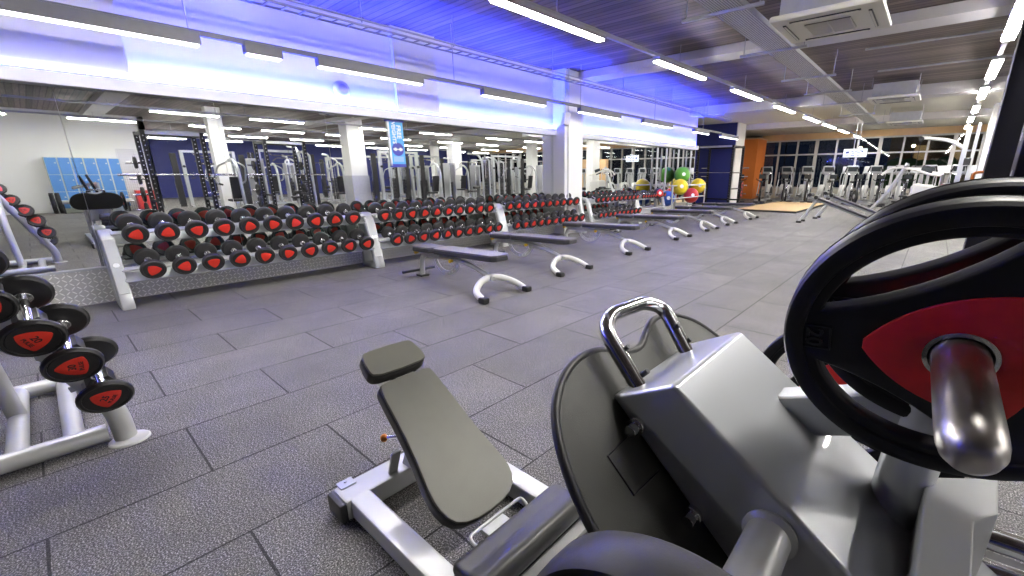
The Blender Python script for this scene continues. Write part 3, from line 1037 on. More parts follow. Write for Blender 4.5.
# ================================================================== ADJUSTABLE BENCHES
def make_bench():
    t = thing('adjustable_bench', 'x', 'bench', (0, 0, 0), 0, 'weight benches in a row')
    # back pad and seat pad: two-tone cushions
    def pad(nm, x0, x1, z0, z1, w, cut=.05):
        poly = [(x0, -w + cut), (x0 + cut, -w), (x1 - cut, -w * .93), (x1, -w * .93 + cut), (x1, w * .93 - cut), (x1 - cut, w * .93), (x0 + cut, w), (x0, w - cut)]
        u = Vector((x1 - x0, 0, z1 - z0)).normalized()
        o = Vector((0, 0, z0 - u.z / u.x * x0))
        poly = [(p[0] / u.x, p[1]) for p in poly]
        p = MB().prism(poly, o + Vector((0, 0, -.03)), u, (0, 1, 0), .055, .014).build(nm, bench_side, t)
        MB().prism([(a * 1., b * .985) for a, b in poly], o + Vector((0, 0, .004)), u, (0, 1, 0), .022, .009).build('cushion_top', bench_lea, p)
        return p
    pad('seat_pad', -1.60, -1.17, .405, .415, .135)
    pad('back_pad', -1.13, .0, .42, .45, .14)
    m = MB().beam((-1.56, -.0, .345), (-1.12, 0, .345), .09, .05)
    m.beam((-1.10, 0, .36), (-.55, 0, .375), .10, .03)
    m.build('pad_bracket', silver, t)
    # backbone falling to the horseshoe foot
    MB().tube([(-1.45, 0, .30), (-.75, 0, .31), (-.50, 0, .27), (-.17, 0, .17)], .03, 12, fil=.14).build('backbone', silver_w, t)
    MB().tube([(.02, -.315, .03), (-.12, -.30, .09), (-.22, -.12, .18), (-.22, .12, .18), (-.12, .30, .09), (.02, .315, .03)], .036, 14, fil=.14).build('foot_frame', white_p, t)
    for s in (-1, 1):
        f = MB().box((.04, s * .32, .032), (.10, .085, .064), None, .018)
        f.build('rubber_foot', black_rub, t)
    # rear leg with a cross handle
    MB().tube([(-1.36, 0, .30), (-1.50, 0, .30), (-1.56, 0, .22), (-1.575, 0, .02)], .032, 12, fil=.07).build('rear_leg', silver_w, t)
    MB().box((-1.575, 0, .012), (.13, .12, .024), None, .008).build('rubber_foot', black_rub, t)
    MB().cyl((-1.60, -.27, .085), (-1.60, .20, .085), .018, seg=12).build('handle_bar', black_pl, t)
    # perforated adjuster quadrant
    n = 20
    ro, ri = .27, .215
    cx, cz = -1.02, .365
    o_ = [(cx + ro * math.cos(PI + PI * (.06 + .84 * i / n)), cz + ro * math.sin(PI + PI * (.06 + .84 * i / n))) for i in range(n + 1)]
    i_ = [(cx + ri * math.cos(PI + PI * (.06 + .84 * i / n)), cz + ri * math.sin(PI + PI * (.06 + .84 * i / n))) for i in range(n, -1, -1)]
    holes = []
    for k in range(9):
        a = PI + PI * (.13 + .70 * k / 8)
        q = (cx + (ro + ri) / 2 * math.cos(a), cz + (ro + ri) / 2 * math.sin(a))
        holes.append([(q[0] + .010 * math.cos(j * PI / 4), q[1] + .010 * math.sin(j * PI / 4)) for j in range(8)])
    MB().shape([o_ + i_] + holes, (0, .0, 0), (1, 0, 0), (0, 0, 1), .016, .001, 1).build('adjuster_quadrant', silver_w, t)
    MB().cyl((-.80, -.085, .31), (-.80, .03, .31), .012, seg=10).build('pin', chrome, t)
    MB().cyl((-.80, -.115, .31), (-.80, -.075, .31), .022, .017, seg=14).build('pin_knob', yellow_pl, t)
    MB().cyl((-1.55, -.10, .33), (-1.55, -.055, .33), .02, .016, seg=14).build('pin_knob', yellow_pl, t)
    return t


bench = make_bench()
bspots = [(-3.43, 3.12), (-3.60, 4.57), (-3.73, 6.50), (-3.88, 8.60), (-3.94, 10.36), (-4.01, 11.91), (-4.02, 13.85)]
for k, (x, y) in enumerate(bspots):
    lab = 'slate padded weight bench on white horseshoe foot, %s from the near end' % ORD[k]
    if k == 0:
        bench.location = (x, y, 0)
        bench['label'] = lab
    else:
        dup(bench, lab, (x, y, 0), 0.)


# decline benches
def make_decline():
    t = thing('decline_bench', 'x', 'bench', (0, 0, 0), 0, 'decline benches')
    a, b = Vector((.36, 0, .66)), Vector((1.72, 0, .15))
    u = (b - a).normalized()
    nn = Vector((-u.z, 0, u.x))
    L = (b - a).length
    p = MB().prism([(0, -.14), (L, -.14), (L, .14), (0, .14)], a, u, (0, 1, 0), .045, .014).build('pad', bench_side, t)
    MB().prism([(0.01, -.137), (L - .01, -.137), (L - .01, .137), (0.01, .137)], a + nn * .025, u, (0, 1, 0), .02, .008).build('cushion_top', bench_lea, p)
    MB().beam(a - nn * .05 - u * .25, b - nn * .05, .07, .05).build('spine', silver, t)
    MB().tube([(0, -.24, .04), (.25, -.10, .50), (.30, 0, .60)], .026, 10, fil=.1).build('leg', silver_w, t)
    MB().tube([(0, .24, .04), (.25, .10, .50), (.30, 0, .60)], .026, 10, fil=.1).build('leg', silver_w, t)
    for s in (-1, 1):
        MB().box((0, s * .245, .03), (.13, .09, .06), None, .015).build('rubber_foot', black_rub, t)
    MB().tube([b + Vector((-.1, 0, -.04)), (1.66, 0, .03)], .03, 10).box((1.66, 0, .02), (.09, .36, .04), None, .01).build('low_foot', silver_w, t)
    for d, nm in ((-.22, 'ankle_roller'), (-.05, 'ankle_roller')):
        q = a + u * d + nn * .02
        MB().cyl(q + Vector((0, -.2, 0)), q + Vector((0, .2, 0)), .05, seg=16, bev=.01).build(nm, black_rub, t)
    return t


dec = make_decline()
dec.location = (-2.70, 13.8, 0)
dec['label'] = 'padded decline bench sloping down to the right, nearer of the pair'
dup(dec, 'padded decline bench sloping down to the right, just behind the other', (-2.58, 15.35, 0), 0.)


# ================================================================== WEIGHT PLATES
def arc(r, a0, a1, n, c=(0, 0)):
    return [(c[0] + r * math.cos(a0 + (a1 - a0) * i / n), c[1] + r * math.sin(a0 + (a1 - a0) * i / n)) for i in range(n + 1)]


def make_plate(name, label, R, th, number, cat='weight plate', group=None, loc=(0, 0, 0), rot=None):
    """tri-grip plate in the local x,y plane, its show face on +z"""
    t = thing(name, label, cat, loc, 0, group)
    if rot is not None:
        t.rotation_euler = rot.to_euler()
    outer = arc(R, 0, 2 * PI, 80)[:-1]
    bore = arc(R * .155, 0, 2 * PI, 28)[:-1]
    holes = []
    for k in range(3):
        m_ = k * 2 * PI / 3
        o_ = arc(R * .79, m_ - .76, m_ + .76, 18)
        # the inner edge bows outwards
        p0, p1 = Vector(o_[-1]), Vector(o_[0])
        c = Vector((math.cos(m_), math.sin(m_))) * R * .42
        i_ = []
        for i in range(1, 12):
            q = i / 12
            p = p0 * (1 - q) ** 2 + c * 2 * q * (1 - q) + p1 * q * q
            i_.append((p.x, p.y))
        holes.append(o_ + i_)
    MB().shape([outer, bore] + holes, (0, 0, 0), (1, 0, 0), (0, 1, 0), th * .62, .006, 2).build('disc', navy_pl, t)
    for s in (-1, 1):
        MB().lathe([(R * .86, 0), (R * .87, th * .10), (R * .90, th * .16), (R * .955, th * .17), (R * .985, th * .12), (R, 0)], (0, 0, s * th * .29), (0, 0, s), 80).build('rim', navy_pl, t)
    MB().shape([tri_round(R * .525, .24, 12, PI), bore], (0, 0, th * .31 + .001), (1, 0, 0), (0, 1, 0), .005, .0015, 1).build('red_inlay', red_pl, t)
    MB().shape([tri_round(R * .525, .24, 12, PI), bore], (0, 0, -th * .31 - .001), (1, 0, 0), (0, 1, 0), .005, .0015, 1).build('red_inlay', red_pl, t)
    MB().lathe([(R * .150, -th * .36), (R * .150, th * .36), (R * .16, th * .42), (R * .185, th * .40), (R * .192, th * .30), (R * .192, -th * .30), (R * .185, -th * .40), (R * .16, -th * .42), (R * .150, -th * .36)],
               (0, 0, 0), (0, 0, 1), 36).build('bushing', chrome, t)
    # number raised on the spoke
    q = Vector((-R * .80, 0, th * .31))
    MB().shape([[(-.022, -.020), (.022, -.020), (.022, .020), (-.022, .020)], [(-.0195, -.0175), (.0195, -.0175), (.0195, .0175), (-.0195, .0175)]], q + Vector((0, -R * 0, .001)), (1, 0, 0), (0, 1, 0), .003, .0006, 1).build('number_frame', black_pl, t)
    MB().text(number, q + Vector((0, 0, .001)), (0, -1, 0), (1, 0, 0), .030, .004, bold=.0006).build('number', black_pl, t)
    return t


# ================================================================== LEG PRESS IN FRONT
YN, YF, YC = .63, .976, .803
lp = thing('leg_press', 'large silver plate loaded leg press with a low reclined seat, filling the right foreground', 'leg press', (-.55, YC, 0))
B = lp.location
A1, A2, A3, A4 = (P(611, 396, 'y', YN), P(673, 385, 'y', YN), P(850, 576, 'y', YN), P(720, 550, 'y', YN))
d_pl = (A4 - A1).normalized()            # down along the foot plate
n_pl = Vector((-d_pl.z, 0, d_pl.x))      # away from the feet
if n_pl.x < 0:
    n_pl = -n_pl
d_fc = (A3 - A2).normalized()
A3x = A2 + d_fc * 1.02
A4x = A1 + d_pl * .78
V2 = lambda p: (p.x, p.z)
# carriage: folded sheet wedge
prof = [V2(A1), V2(A2), V2(A3x), V2(A4x)]
MB().prism(prof, (0, YC, 0), (1, 0, 0), (0, 0, 1), YF - YN, .009, 3).build('carriage', silver, lp, B)
# shallow folded top flange with its notch
up_ = (A2 - A1).normalized()
for p_ in ((638, 425), (694, 513)):
    q = P(p_[0], p_[1], 'y', YN)
    b_ = MB().cyl(q + Vector((0, .0, 0)), q + Vector((0, -.012, 0)), .017, seg=20, bev=.003)
    b_.cyl(q + Vector((0, -.010, 0)), q + Vector((0, -.030, 0)), .0115, seg=20, bev=.002)
    b_.build('bolt', chrome, lp, B)
# foot plate: double lobed board with a rubber lip
half = [(0, .052), (.03, .056), (.065, .072), (.105, .090), (.145, .097), (.19, .094), (.235, .083), (.285, .056), (.322, .022), (.352, -.03), (.372, -.09), (.382, -.15), (.378, -.22), (.36, -.29),
        (.33, -.345), (.28, -.375), (.2, -.38), (.1, -.38)]
half = [(u_ * .965, v_) for u_, v_ in half]
ol = [(u_, v_) for u_, v_ in half] + [(0, -.38)] + [(-u_, v_) for u_, v_ in half[:0:-1]]
o_pl = Vector((A1.x, YC, A1.z)) - n_pl * .012


def smooth(ol, n=3):
    """closed outline through quadratic blends of the given corners"""
    out = []
    m = len(ol)
    for i in range(m):
        a, b, c = Vector(ol[i - 1]), Vector(ol[i]), Vector(ol[(i + 1) % m])
        s, e = (a + b) / 2, (b + c) / 2
        for k in range(n):
            t = k / n
            p = s * (1 - t) ** 2 + b * 2 * t * (1 - t) + e * t * t
            out.append((p.x, p.y))
    return out


ol = smooth(ol, 3)
# u = +y ; v = up the board ; outward of the back = u x v
MB().shape([ol], o_pl - n_pl * .004, (0, 1, 0), -d_pl, .018, .004, 2).build('foot_board', mat_board, lp, B)
lip = [o_pl + Vector((0, 1, 0)) * a + (-d_pl) * b for a, b in ol]
MB().tube(lip, .009, 10, closed=True).build('edge_lip', black_rub, lp, B)
# thin stamped line on the board
q = [P(x, y, 'y', .60) for x, y in ((608, 456), (633, 494), (657, 468))]
def on_board(px, py):
    d = RGT * ((px - CX) / F) - UPV * ((py - CY) / F) + FWD
    o = Vector((0, 0, H))
    k = (o_pl + n_pl * .006 - o).dot(n_pl) / d.dot(n_pl)
    return o + d * k
MB().tube([on_board(627, 437), on_board(608, 456), on_board(634, 495), on_board(660, 470)], .0022, 6).build('stamped_line', black_pl, lp, B)
# chrome grab handle standing on the board behind the seat side
def near_board(px, py, off):
    d = RGT * ((px - CX) / F) - UPV * ((py - CY) / F) + FWD
    o = Vector((0, 0, H))
    return o + d * ((o_pl + n_pl * off - o).dot(n_pl) / d.dot(n_pl))


hp_ = [near_board(x, y, .045) for x, y in ((646, 399), (605, 330), (610, 315), (645, 302), (664, 308), (697, 372))]
MB().tube(hp_, .0165, 18, fil=.07).build('grab_handle', chrome, lp, B)
for x, y in ((641, 376), (622, 352), (673, 330), (684, 344)):
    q = near_board(x, y, .045)
    MB().cyl(q, q + n_pl * .022, .0055, seg=12, bev=.001).build('handle_screw', dark_steel, lp, B)

# horn sleeves and horns
hx = P(770, 533, 'y', YN)
MB().cyl((hx.x, YN + .01, hx.z), (hx.x, YN - .16, hx.z), .033, seg=28).lathe([(.033, 0), (.040, .0), (.041, .006), (.033, .012)], (hx.x, YN - .001, hx.z), (0, -1, 0), 28).build('horn_sleeve', silver_w, lp, B)
MB().cyl((hx.x, YF - .01, hx.z), (hx.x, YF + .16, hx.z), .033, seg=28).build('horn_sleeve', silver_w, lp, B)
for y0, y1 in ((YN - .15, .18), (YF + .15, 1.36)):
    MB().cyl((hx.x, y0, hx.z), (hx.x, y1, hx.z), .0235, seg=24, bev=.006).build('weight_horn', worn_steel, lp, B)
# upper frame: rectangular tube from the light face, strut, high horn
YT = .895
t1, t2 = P(770, 411, 'y', YT), P(938, 408, 'y', YT)
t0 = t1 - (t2 - t1).normalized() * .06
t3 = t2 + (t2 - t1).normalized() * .01
MB().beam(t0, t3, .070, .082, .012).build('outrigger_tube', silver, lp, B)
wp = [t1 + Vector((0, -.038, .039)), t1 + Vector((-.004, -.040, -.038)), t1 + Vector((.0, .036, -.04)), t1 + Vector((.0, .036, .04))]
MB().tube(wp, .0045, 6, fil=.012, closed=True).build('weld_bead', silver_w, lp, B)
ph = P(960, 345, 'y', .72)
s0, s1 = P(885, 548, 'y', YT - .01), Vector((ph.x - .002, YT - .01, ph.z + .05))
s0 = Vector((s0.x - .01, YT - .01, s0.z - .04))
MB().tube([s0, Vector((s1.x, s1.y, t2.z)), s1], .041, 24).build('strut', silver, lp, B)
# long worn horn pointing at the viewer
_b = math.radians(-15)
n_h = Vector((.080 * math.cos(_b), -math.cos(_b), math.sin(_b))).normalized()
ph = Vector((.0625, .72, 1.083))
MB().lathe([(0, 0), (.013, .0015), (.021, .007), (.0265, .017), (.0285, .028), (.029, .05), (.0285, .38), (0, .38)], ph + n_h * .200, -n_h, 44).build('weight_horn', worn_steel, lp, B)
# flat end plates at the lower right, guide rods
ZG = .80
g = [P(x, y, 'z', ZG) for x, y in ((926, 476), (999, 478), (999, 514), (975, 521), (972, 640), (908, 640))]
MB().prism([(p.x, p.y) for p in g], (0, 0, ZG - .07), (1, 0, 0), (0, 1, 0), .14, .005).build('side_gusset', silver_w, lp, B)
q = P(1010, 530, 'z', .70)
for dz in (0, .07):
    MB().cyl((q.x - .03, q.y + .03, q.z - .05 - dz), (q.x + .30, q.y + .06, q.z - .05 - dz), .022, seg=16).build('link_rod', chrome, lp, B)
for yy in (.70, .90):
    a, b = Vector((-.02, yy, .30)), Vector((.62, yy, .66))
    MB().cyl(a, b, .022, seg=18).build('guide_rod', chrome, lp, B)
    MB().beam((-.02, yy, .08), (-.02, yy, .33), .07, .06).build('guide_post', silver_w, lp, B)
MB().beam((.60, .60, .70), (.60, 1.02, .70), .10, .08).beam((.60, .66, 0), (.60, .66, .70), .08, .08).beam((.60, .94, 0), (.60, .94, .70), .08, .08).build('rear_frame', silver_w, lp, B)

# floor frame
ra, rb = .575, 1.045
MB().beam((-1.555, .515, .055), (-1.555, 1.09, .055), .125, .09, .016).build('cross_beam', silver_w, lp, B)
for s, y in ((-1, .515), (1, 1.09)):
    MB().box((-1.555, y + s * .008, .052), (.122, .03, .086), None, .012).build('end_cap', black_pl, lp, B)
for y in (ra, rb):
    MB().beam((-1.52, y, .055), (.62, y, .055), .085, .085, .014).build('floor_rail', silver_w, lp, B)
MB().box((-1.60, .565, .103), (.05, .06, .006), None, .002).cyl((-1.605, .565, .104), (-1.605, .565, .111), .006, seg=10).build('fixing_tab', silver, lp, B)
# seat and back
hb, ht_ = P(400, 380, 'y', YC), P(479, 508, 'y', YC)
ub = (ht_ - hb).normalized()
nb = Vector((-ub.z, 0, ub.x))
if nb.z < 0:
    nb = -nb
Lb = (ht_ - hb).length
k = Lb / .50
back = [(.0, -.128), (.13, -.132), (.28, -.146), (.38, -.166), (.44, -.166), (.500, -.140), (.526, -.06), (.526, .07), (.502, .15), (.44, .176), (.38, .166), (.28, .146), (.13, .132), (.0, .118), (-.012, .10), (-.012, -.11)]
YB = YC + .022
back = smooth([(a * k, b) for a, b in back], 2)
ov = Vector((0, 1, 0))
if ub.cross(ov).dot(nb) < 0:
    pass
hb = hb + Vector((.006, .026, .0))
bp_ = MB().prism(back, hb - nb * .025, ub, (0, 1, 0), .06, .016, 3).build('back_pad', dark_lea, lp, B)
MB().prism([(a * .994 + .001, b * .97) for a, b in back], hb + nb * .006, ub, (0, 1, 0), .014, .006, 2).build('cushion_top', olive_lea, bp_, B)
# head pad, a little flatter and raised
h_b, h_t = P(400, 370, 'y', YC), P(383, 349, 'y', YC)
uh = Vector((ub.x * .99, 0, ub.z * .72)).normalized()
nh = Vector((-uh.z, 0, uh.x))
if nh.z < 0:
    nh = -nh
Lh = .135
oh = hb - ub * .155 + nb * .035
hp = smooth([(.0, -.095), (.012, -.116), (Lh * .8, -.128), (Lh, -.112), (Lh, .112), (Lh * .8, .128), (.012, .116), (.0, .095)], 2)
oh = oh + Vector((-.008, -.02, -.006))
hd = MB().prism(hp, oh - nh * .028, uh, (0, 1, 0), .062, .018, 3).build('head_pad', dark_lea, lp, B)
MB().prism([(a * .985 + .001, b * .965) for a, b in hp], oh + nh * .004, uh, (0, 1, 0), .014, .006, 2).build('cushion_top', olive_lea, hd, B)
MB().beam(hb + ub * .40 - nb * .075, hb - ub * .10 - nb * .03, .045, .03, .004).build('back_spine', silver, lp, B)
MB().cyl(hb - ub * .05 + Vector((0, -.05, 0)) - nb * .005, hb + ub * .02 + Vector((0, -.05, 0)) - nb * .005, .008, seg=10).cyl(hb - ub * .05 + Vector((0, .05, 0)) - nb * .005, hb + ub * .02 + Vector((0, .05, 0)) - nb * .005, .008, seg=10).build('head_post', chrome, lp, B)
# recline lock: orange knob on a chrome plunger, little bracket on the beam
q = P(383, 438, 'y', .70)
q2 = P(400, 436, 'y', .735)
dk = (q2 - q).normalized()
MB().lathe([(0, 0), (.010, .001), (.015, .006), (.016, .014), (.009, .024), (.008, .03), (0, .03)], q - dk * .006, dk, 20).build('lock_knob', orange_pl, lp, B)
MB().cyl(q + dk * .02, q2 + dk * .06, .008, seg=12).build('lock_plunger', chrome, lp, B)
for yy in (.725, .90):
    MB().box((-1.50, yy, .16), (.012, .04, .13), RY(.4), .003).build('hinge_bracket', silver_w, lp, B)
MB().beam((-1.52, YC, .10), hb + ub * .16 - nb * .08, .05, .05, .006).build('back_support', silver, lp, B)
# rounded bar loop between back and seat
la = [P(x, y, 'z', ht_.z + .02) for x, y in ((474, 541), (514, 504), (516, 512), (478, 545))]
c0, c1 = P(474, 537, 'y', .70), P(513, 506, 'y', .86)
lz = (c0 + c1) / 2
m = MB().tube([(lz.x - .012, .68, lz.z + .0), (lz.x - .012, .92, lz.z + .0), (lz.x + .028, .92, lz.z - .018), (lz.x + .028, .68, lz.z - .018)], .006, 10, fil=.018, closed=True)
m.build('bar_loop', silver_w, lp, B)
MB().beam((lz.x - .05, YC, lz.z - .05), (lz.x + .1, YC, lz.z - .05), .10, .02, .004).build('seat_slide', silver, lp, B)
# seat: roll with a raised front lip, running across the machine
sf = P(530, 545, 'y', YC)
sx, sz = P(500, 512, 'y', YC).x, P(500, 512, 'y', YC).z
sp_ = [(.045, .0), (.065, .010), (.11, .010), (.145, .024), (.175, .034), (.20, .020), (.208, -.02), (.20, -.055), (.045, -.055), (.036, -.02)]
sp_ = smooth(sp_, 3)
st = MB().prism([(a, b) for a, b in sp_], (sx, YC, sz), (1, 0, 0), (0, 0, 1), .47, .016, 3).build('seat_pad', dark_lea, lp, B)
MB().between((sx + .06, .58, sz - .078), (sx + .235, 1.03, sz - .056), .004).build('seat_board', silver_w, lp, B)
MB().between((sx + .05, .60, .06), (sx + .20, 1.02, sz - .06), .01).build('seat_base', dark_steel, lp, B)

# plates on the horns: top horn (two), low horns near (two) and far (one)
RZX = Matrix(((1, 0, 0), (0, 0, -1), (0, 1, 0)))        # local z -> -y, local y -> z
RPL = .200
u_h = Vector((0, 0, 1)).cross(n_h).normalized()
v_h = n_h.cross(u_h)
R_H = Matrix((u_h, v_h, n_h)).transposed()
make_plate('weight_plate', 'big near black weight plate with red inlay marked 20 on the high horn, outermost', RPL, .046, '20', loc=ph, rot=R_H @ RZ(math.radians(3)), group='weight plates on the leg press')
make_plate('weight_plate', 'black weight plate with red inlay hidden just behind the big plate marked 20', RPL, .046, '20', loc=ph + Vector((.012, .108, .018)), rot=R_H @ RZ(math.radians(2)), group='weight plates on the leg press')
make_plate('weight_plate', 'black plate with red centre on the far side of the silver carriage', .19, .044, '15', loc=(hx.x, 1.20, hx.z), rot=RZX @ RZ(math.radians(30)), group='weight plates on the leg press')


def bumper(label, R, th, loc):
    t = thing('bumper_plate', label, 'weight plate', loc, 0, 'rubber plates on the low horn')
    MB().lathe([(.026, -th / 2), (R * .30, -th / 2), (R * .34, -th / 2 + .006), (R * .84, -th / 2 + .006), (R * .88, -th / 2), (R * .97, -th / 2), (R, -th / 2 + .008), (R + .001, 0), (R, th / 2 - .008), (R * .97, th / 2),
                (R * .88, th / 2), (R * .84, th / 2 - .006), (R * .34, th / 2 - .006), (R * .30, th / 2), (.026, th / 2), (.026, -th / 2)], (0, 0, 0), (0, 1, 0), 96).build('disc', grey_rub, t)
    MB().lathe([(.0245, -th * .52), (.034, -th * .52), (.034, th * .52), (.0245, th * .52), (.0245, -th * .52)], (0, 0, 0), (0, 1, 0), 32).build('bushing', chrome, t)
    return t


bumper('thick grey rubber plate at the bottom edge, next to the silver carriage', .196, .062, (hx.x, .305, hx.z))
bumper('thick grey rubber plate at the bottom edge, outer of the two', .196, .062, (hx.x, .228, hx.z))


# ================================================================== FAR END OF THE HALL
def make_squat_rack(name, label, w, dpt, h, m, loc, rz, bar_z, group=None):
    """width along local x, depth along y, front at y = 0"""
    t = thing(name, label, 'squat rack', loc, rz, group)
    for sx in (-1, 1):
        for y in (0, dpt):
            p = MB().box((sx * w / 2, y, h / 2), (.085, .085, h), None, .005)
            o = p.build('post', m, t)
            k = MB()
            z = .3
            while z < h - .1:
                k.cyl((sx * w / 2, y - .0435, z), (sx * w / 2, y - .0415, z), .012, seg=8)
                z += .1
            k.build('adjustment_holes', galv, o)
        MB().beam((sx * w / 2, -.25, .04), (sx * w / 2, dpt + .05, .04), .075, .075).build('base_tube', m, t)
        MB().beam((sx * w / 2, 0, h - .05), (sx * w / 2, dpt, h - .05), .06, .06).build('top_side_tube', m, t)
        MB().box((sx * w / 2, .09, bar_z - .03), (.06, .10, .03)).box((sx * w / 2, .135, bar_z + .01), (.06, .02, .10)).build('bar_hook', chrome, t)
        MB().beam((sx * w / 2, 0, .72), (sx * w / 2, dpt, .72), .05, .05).build('safety_bar', dark_steel, t)
        for z in (.5, .85, 1.2, 1.55):
            MB().cyl((sx * w / 2, dpt, z), (sx * (w / 2 + .30), dpt, z), .025, seg=10).build('storage_peg', chrome, t)
    MB().beam((-w / 2, 0, h - .05), (w / 2, 0, h - .05), .06, .07).build('cross_member', silver_w, t)
    MB().beam((-w / 2, dpt, h - .05), (w / 2, dpt, h - .05), .06, .06).build('cross_member', m, t)
    MB().beam((-w / 2, dpt, .25), (w / 2, dpt, .25), .06, .06).build('cross_member', m, t)
    return t


def make_barbell(label, c, L, axis, group, plates=()):
    t = thing('barbell', label, 'barbell', c, 0, group)
    a = Vector(axis)
    MB().cyl(-a * L / 2, a * L / 2, .014, seg=10).build('shaft', chrome, t)
    for s in (-1, 1):
        MB().cyl(a * s * (L / 2 - .40), a * s * L / 2, .025, seg=12).cyl(a * s * (L / 2 - .42), a * s * (L / 2 - .40), .038, seg=12).build('sleeve', chrome, t)
    return t


def simple_plate(label, c, axis, R=.22, th=.05, m=None, group='plates on storage pegs'):
    t = thing('weight_plate', label, 'weight plate', c, 0, group)
    MB().lathe([(.027, -th / 2), (R * .35, -th / 2), (R * .4, -th * .3), (R * .82, -th * .3), (R * .86, -th / 2), (R * .97, -th / 2), (R, -th * .3), (R, th * .3), (R * .97, th / 2), (R * .86, th / 2), (R * .82, th * .3),
                (R * .4, th * .3), (R * .35, th / 2), (.027, th / 2), (.027, -th / 2)], (0, 0, 0), axis, 28).build('disc', m or black_rub, t)
    MB().lathe([(R * .42, 0), (R * .42, .002), (R * .62, .002), (R * .62, 0)], Vector(axis) * (th * .3), axis, 24).build('red_ring', red_dec, t)
    return t


# far squat rack in front of the navy partition
fx0, fx1 = P(697, 172, 'y', 18.2).x, P(731, 172, 'y', 18.2).x
make_squat_rack('squat_rack', 'black squat rack before the navy partition at the far end', fx1 - fx0, 1.2, 2.42, navy_pl, ((fx0 + fx1) / 2, 18.2, 0), 0, 1.36)
make_barbell('barbell racked on the far squat rack before the navy partition', ((fx0 + fx1) / 2, 18.29, 1.36), 2.1, (1, 0, 0), None)
for k, (s, z) in enumerate(((-1, .5), (-1, .85), (1, .5), (1, .85))):
    simple_plate('black plate on the %s peg of the far squat rack, %s post' % ('low' if z < .6 else 'upper', 'left' if s < 0 else 'right'),
                 ((fx0 + fx1) / 2 + s * ((fx1 - fx0) / 2 + .10), 19.4, z), (1, 0, 0), .17)

# lifting platform
pf = thing('lifting_platform', 'pale plywood lifting platform edged in black at the far end', 'platform', (-4.4, 19.3, 0))
MB().between((-5.5, 16.75, 0), (-3.45, 22.4, .06), .004).build('edge_frame', blk_edge, pf, pf.location)
MB().between((-5.46, 16.79, .05), (-3.49, 22.36, .075), .004).build('plywood_top', wood_pl, pf, pf.location)

# ball rack at the end of the mirror
br = thing('ball_rack', 'tall silver post rack holding the exercise balls', 'ball rack', (-6.15, 13.2, 0))
B2 = br.location
for y in (12.14, 12.72, 13.55, 14.5):
    MB().cyl((-6.42, y, 0), (-6.42, y, 2.06), .028, seg=12).build('post', silver_w, br, B2)
for z in (.30, .62, .99):
    MB().tube([(-6.42, 12.14, z), (-5.86, 12.14, z - .02), (-5.86, 14.6, z - .02), (-6.42, 14.6, z)], .016, 8, fil=.04).build('ball_ring', silver_w, br, B2)
for y in (12.14, 14.55):
    MB().cyl((-5.86, y, 0), (-5.86, y, .98), .022, seg=10).build('front_post', silver_w, br, B2)
for (px, py, X_, R, m, lab) in ((682, 175, -6.24, .25, green_b, 'green exercise ball on the top of the ball rack'), (680, 187, -5.86, .235, yellow_b, 'yellow exercise ball under the green one on the rack'),
                                (667, 198.5, -6.1, .23, blue_b, 'blue exercise ball low on the ball rack'), (691, 195.5, -6.15, .245, red_b, 'red exercise ball low on the rack beside the blue ball'),
                                (698, 186, -6.1, .25, yellow_b, 'yellow exercise ball at the far end of the ball rack')):
    c = P(px, py, 'x', X_)
    t = thing('exercise_ball', lab, 'exercise ball', c, 0, 'exercise balls on the rack')
    m_ = MB().lathe([(0, -R)] + [(R * math.cos(a), R * math.sin(a)) for a in [(-.5 + i / 22) * PI for i in range(1, 22)]] + [(0, R)], (0, 0, 0), (.3, -.2, 1), 28)
    b_ = m_.build('ball', m, t)
    MB().lathe([(0, .004), (.05, .004), (.055, 0)], Vector((.6, -.78, .1)).normalized() * R, (.6, -.78, .1), 16).build('valve_print', white_pr, t)
t = thing('medicine_ball', 'black and red slam ball standing at the end of the fifth rack', 'medicine ball', P(663, 193, 'x', -6.0) + Vector((0, -.3, 0)), 0)
MB().sphere((0, 0, 0), .15, seg=24).build('ball', black_rub, t)
MB().lathe([(0, .004), (.085, .003), (.10, -.01)], Vector((.75, -.65, .1)).normalized() * .148, (.75, -.65, .1), 24).build('red_print', red_dec, t)
MB().lathe([(.0, .006), (.04, .006), (.045, 0)], Vector((.75, -.65, .1)).normalized() * .149, (.75, -.65, .1), 20).build('pale_print', white_pr, t)


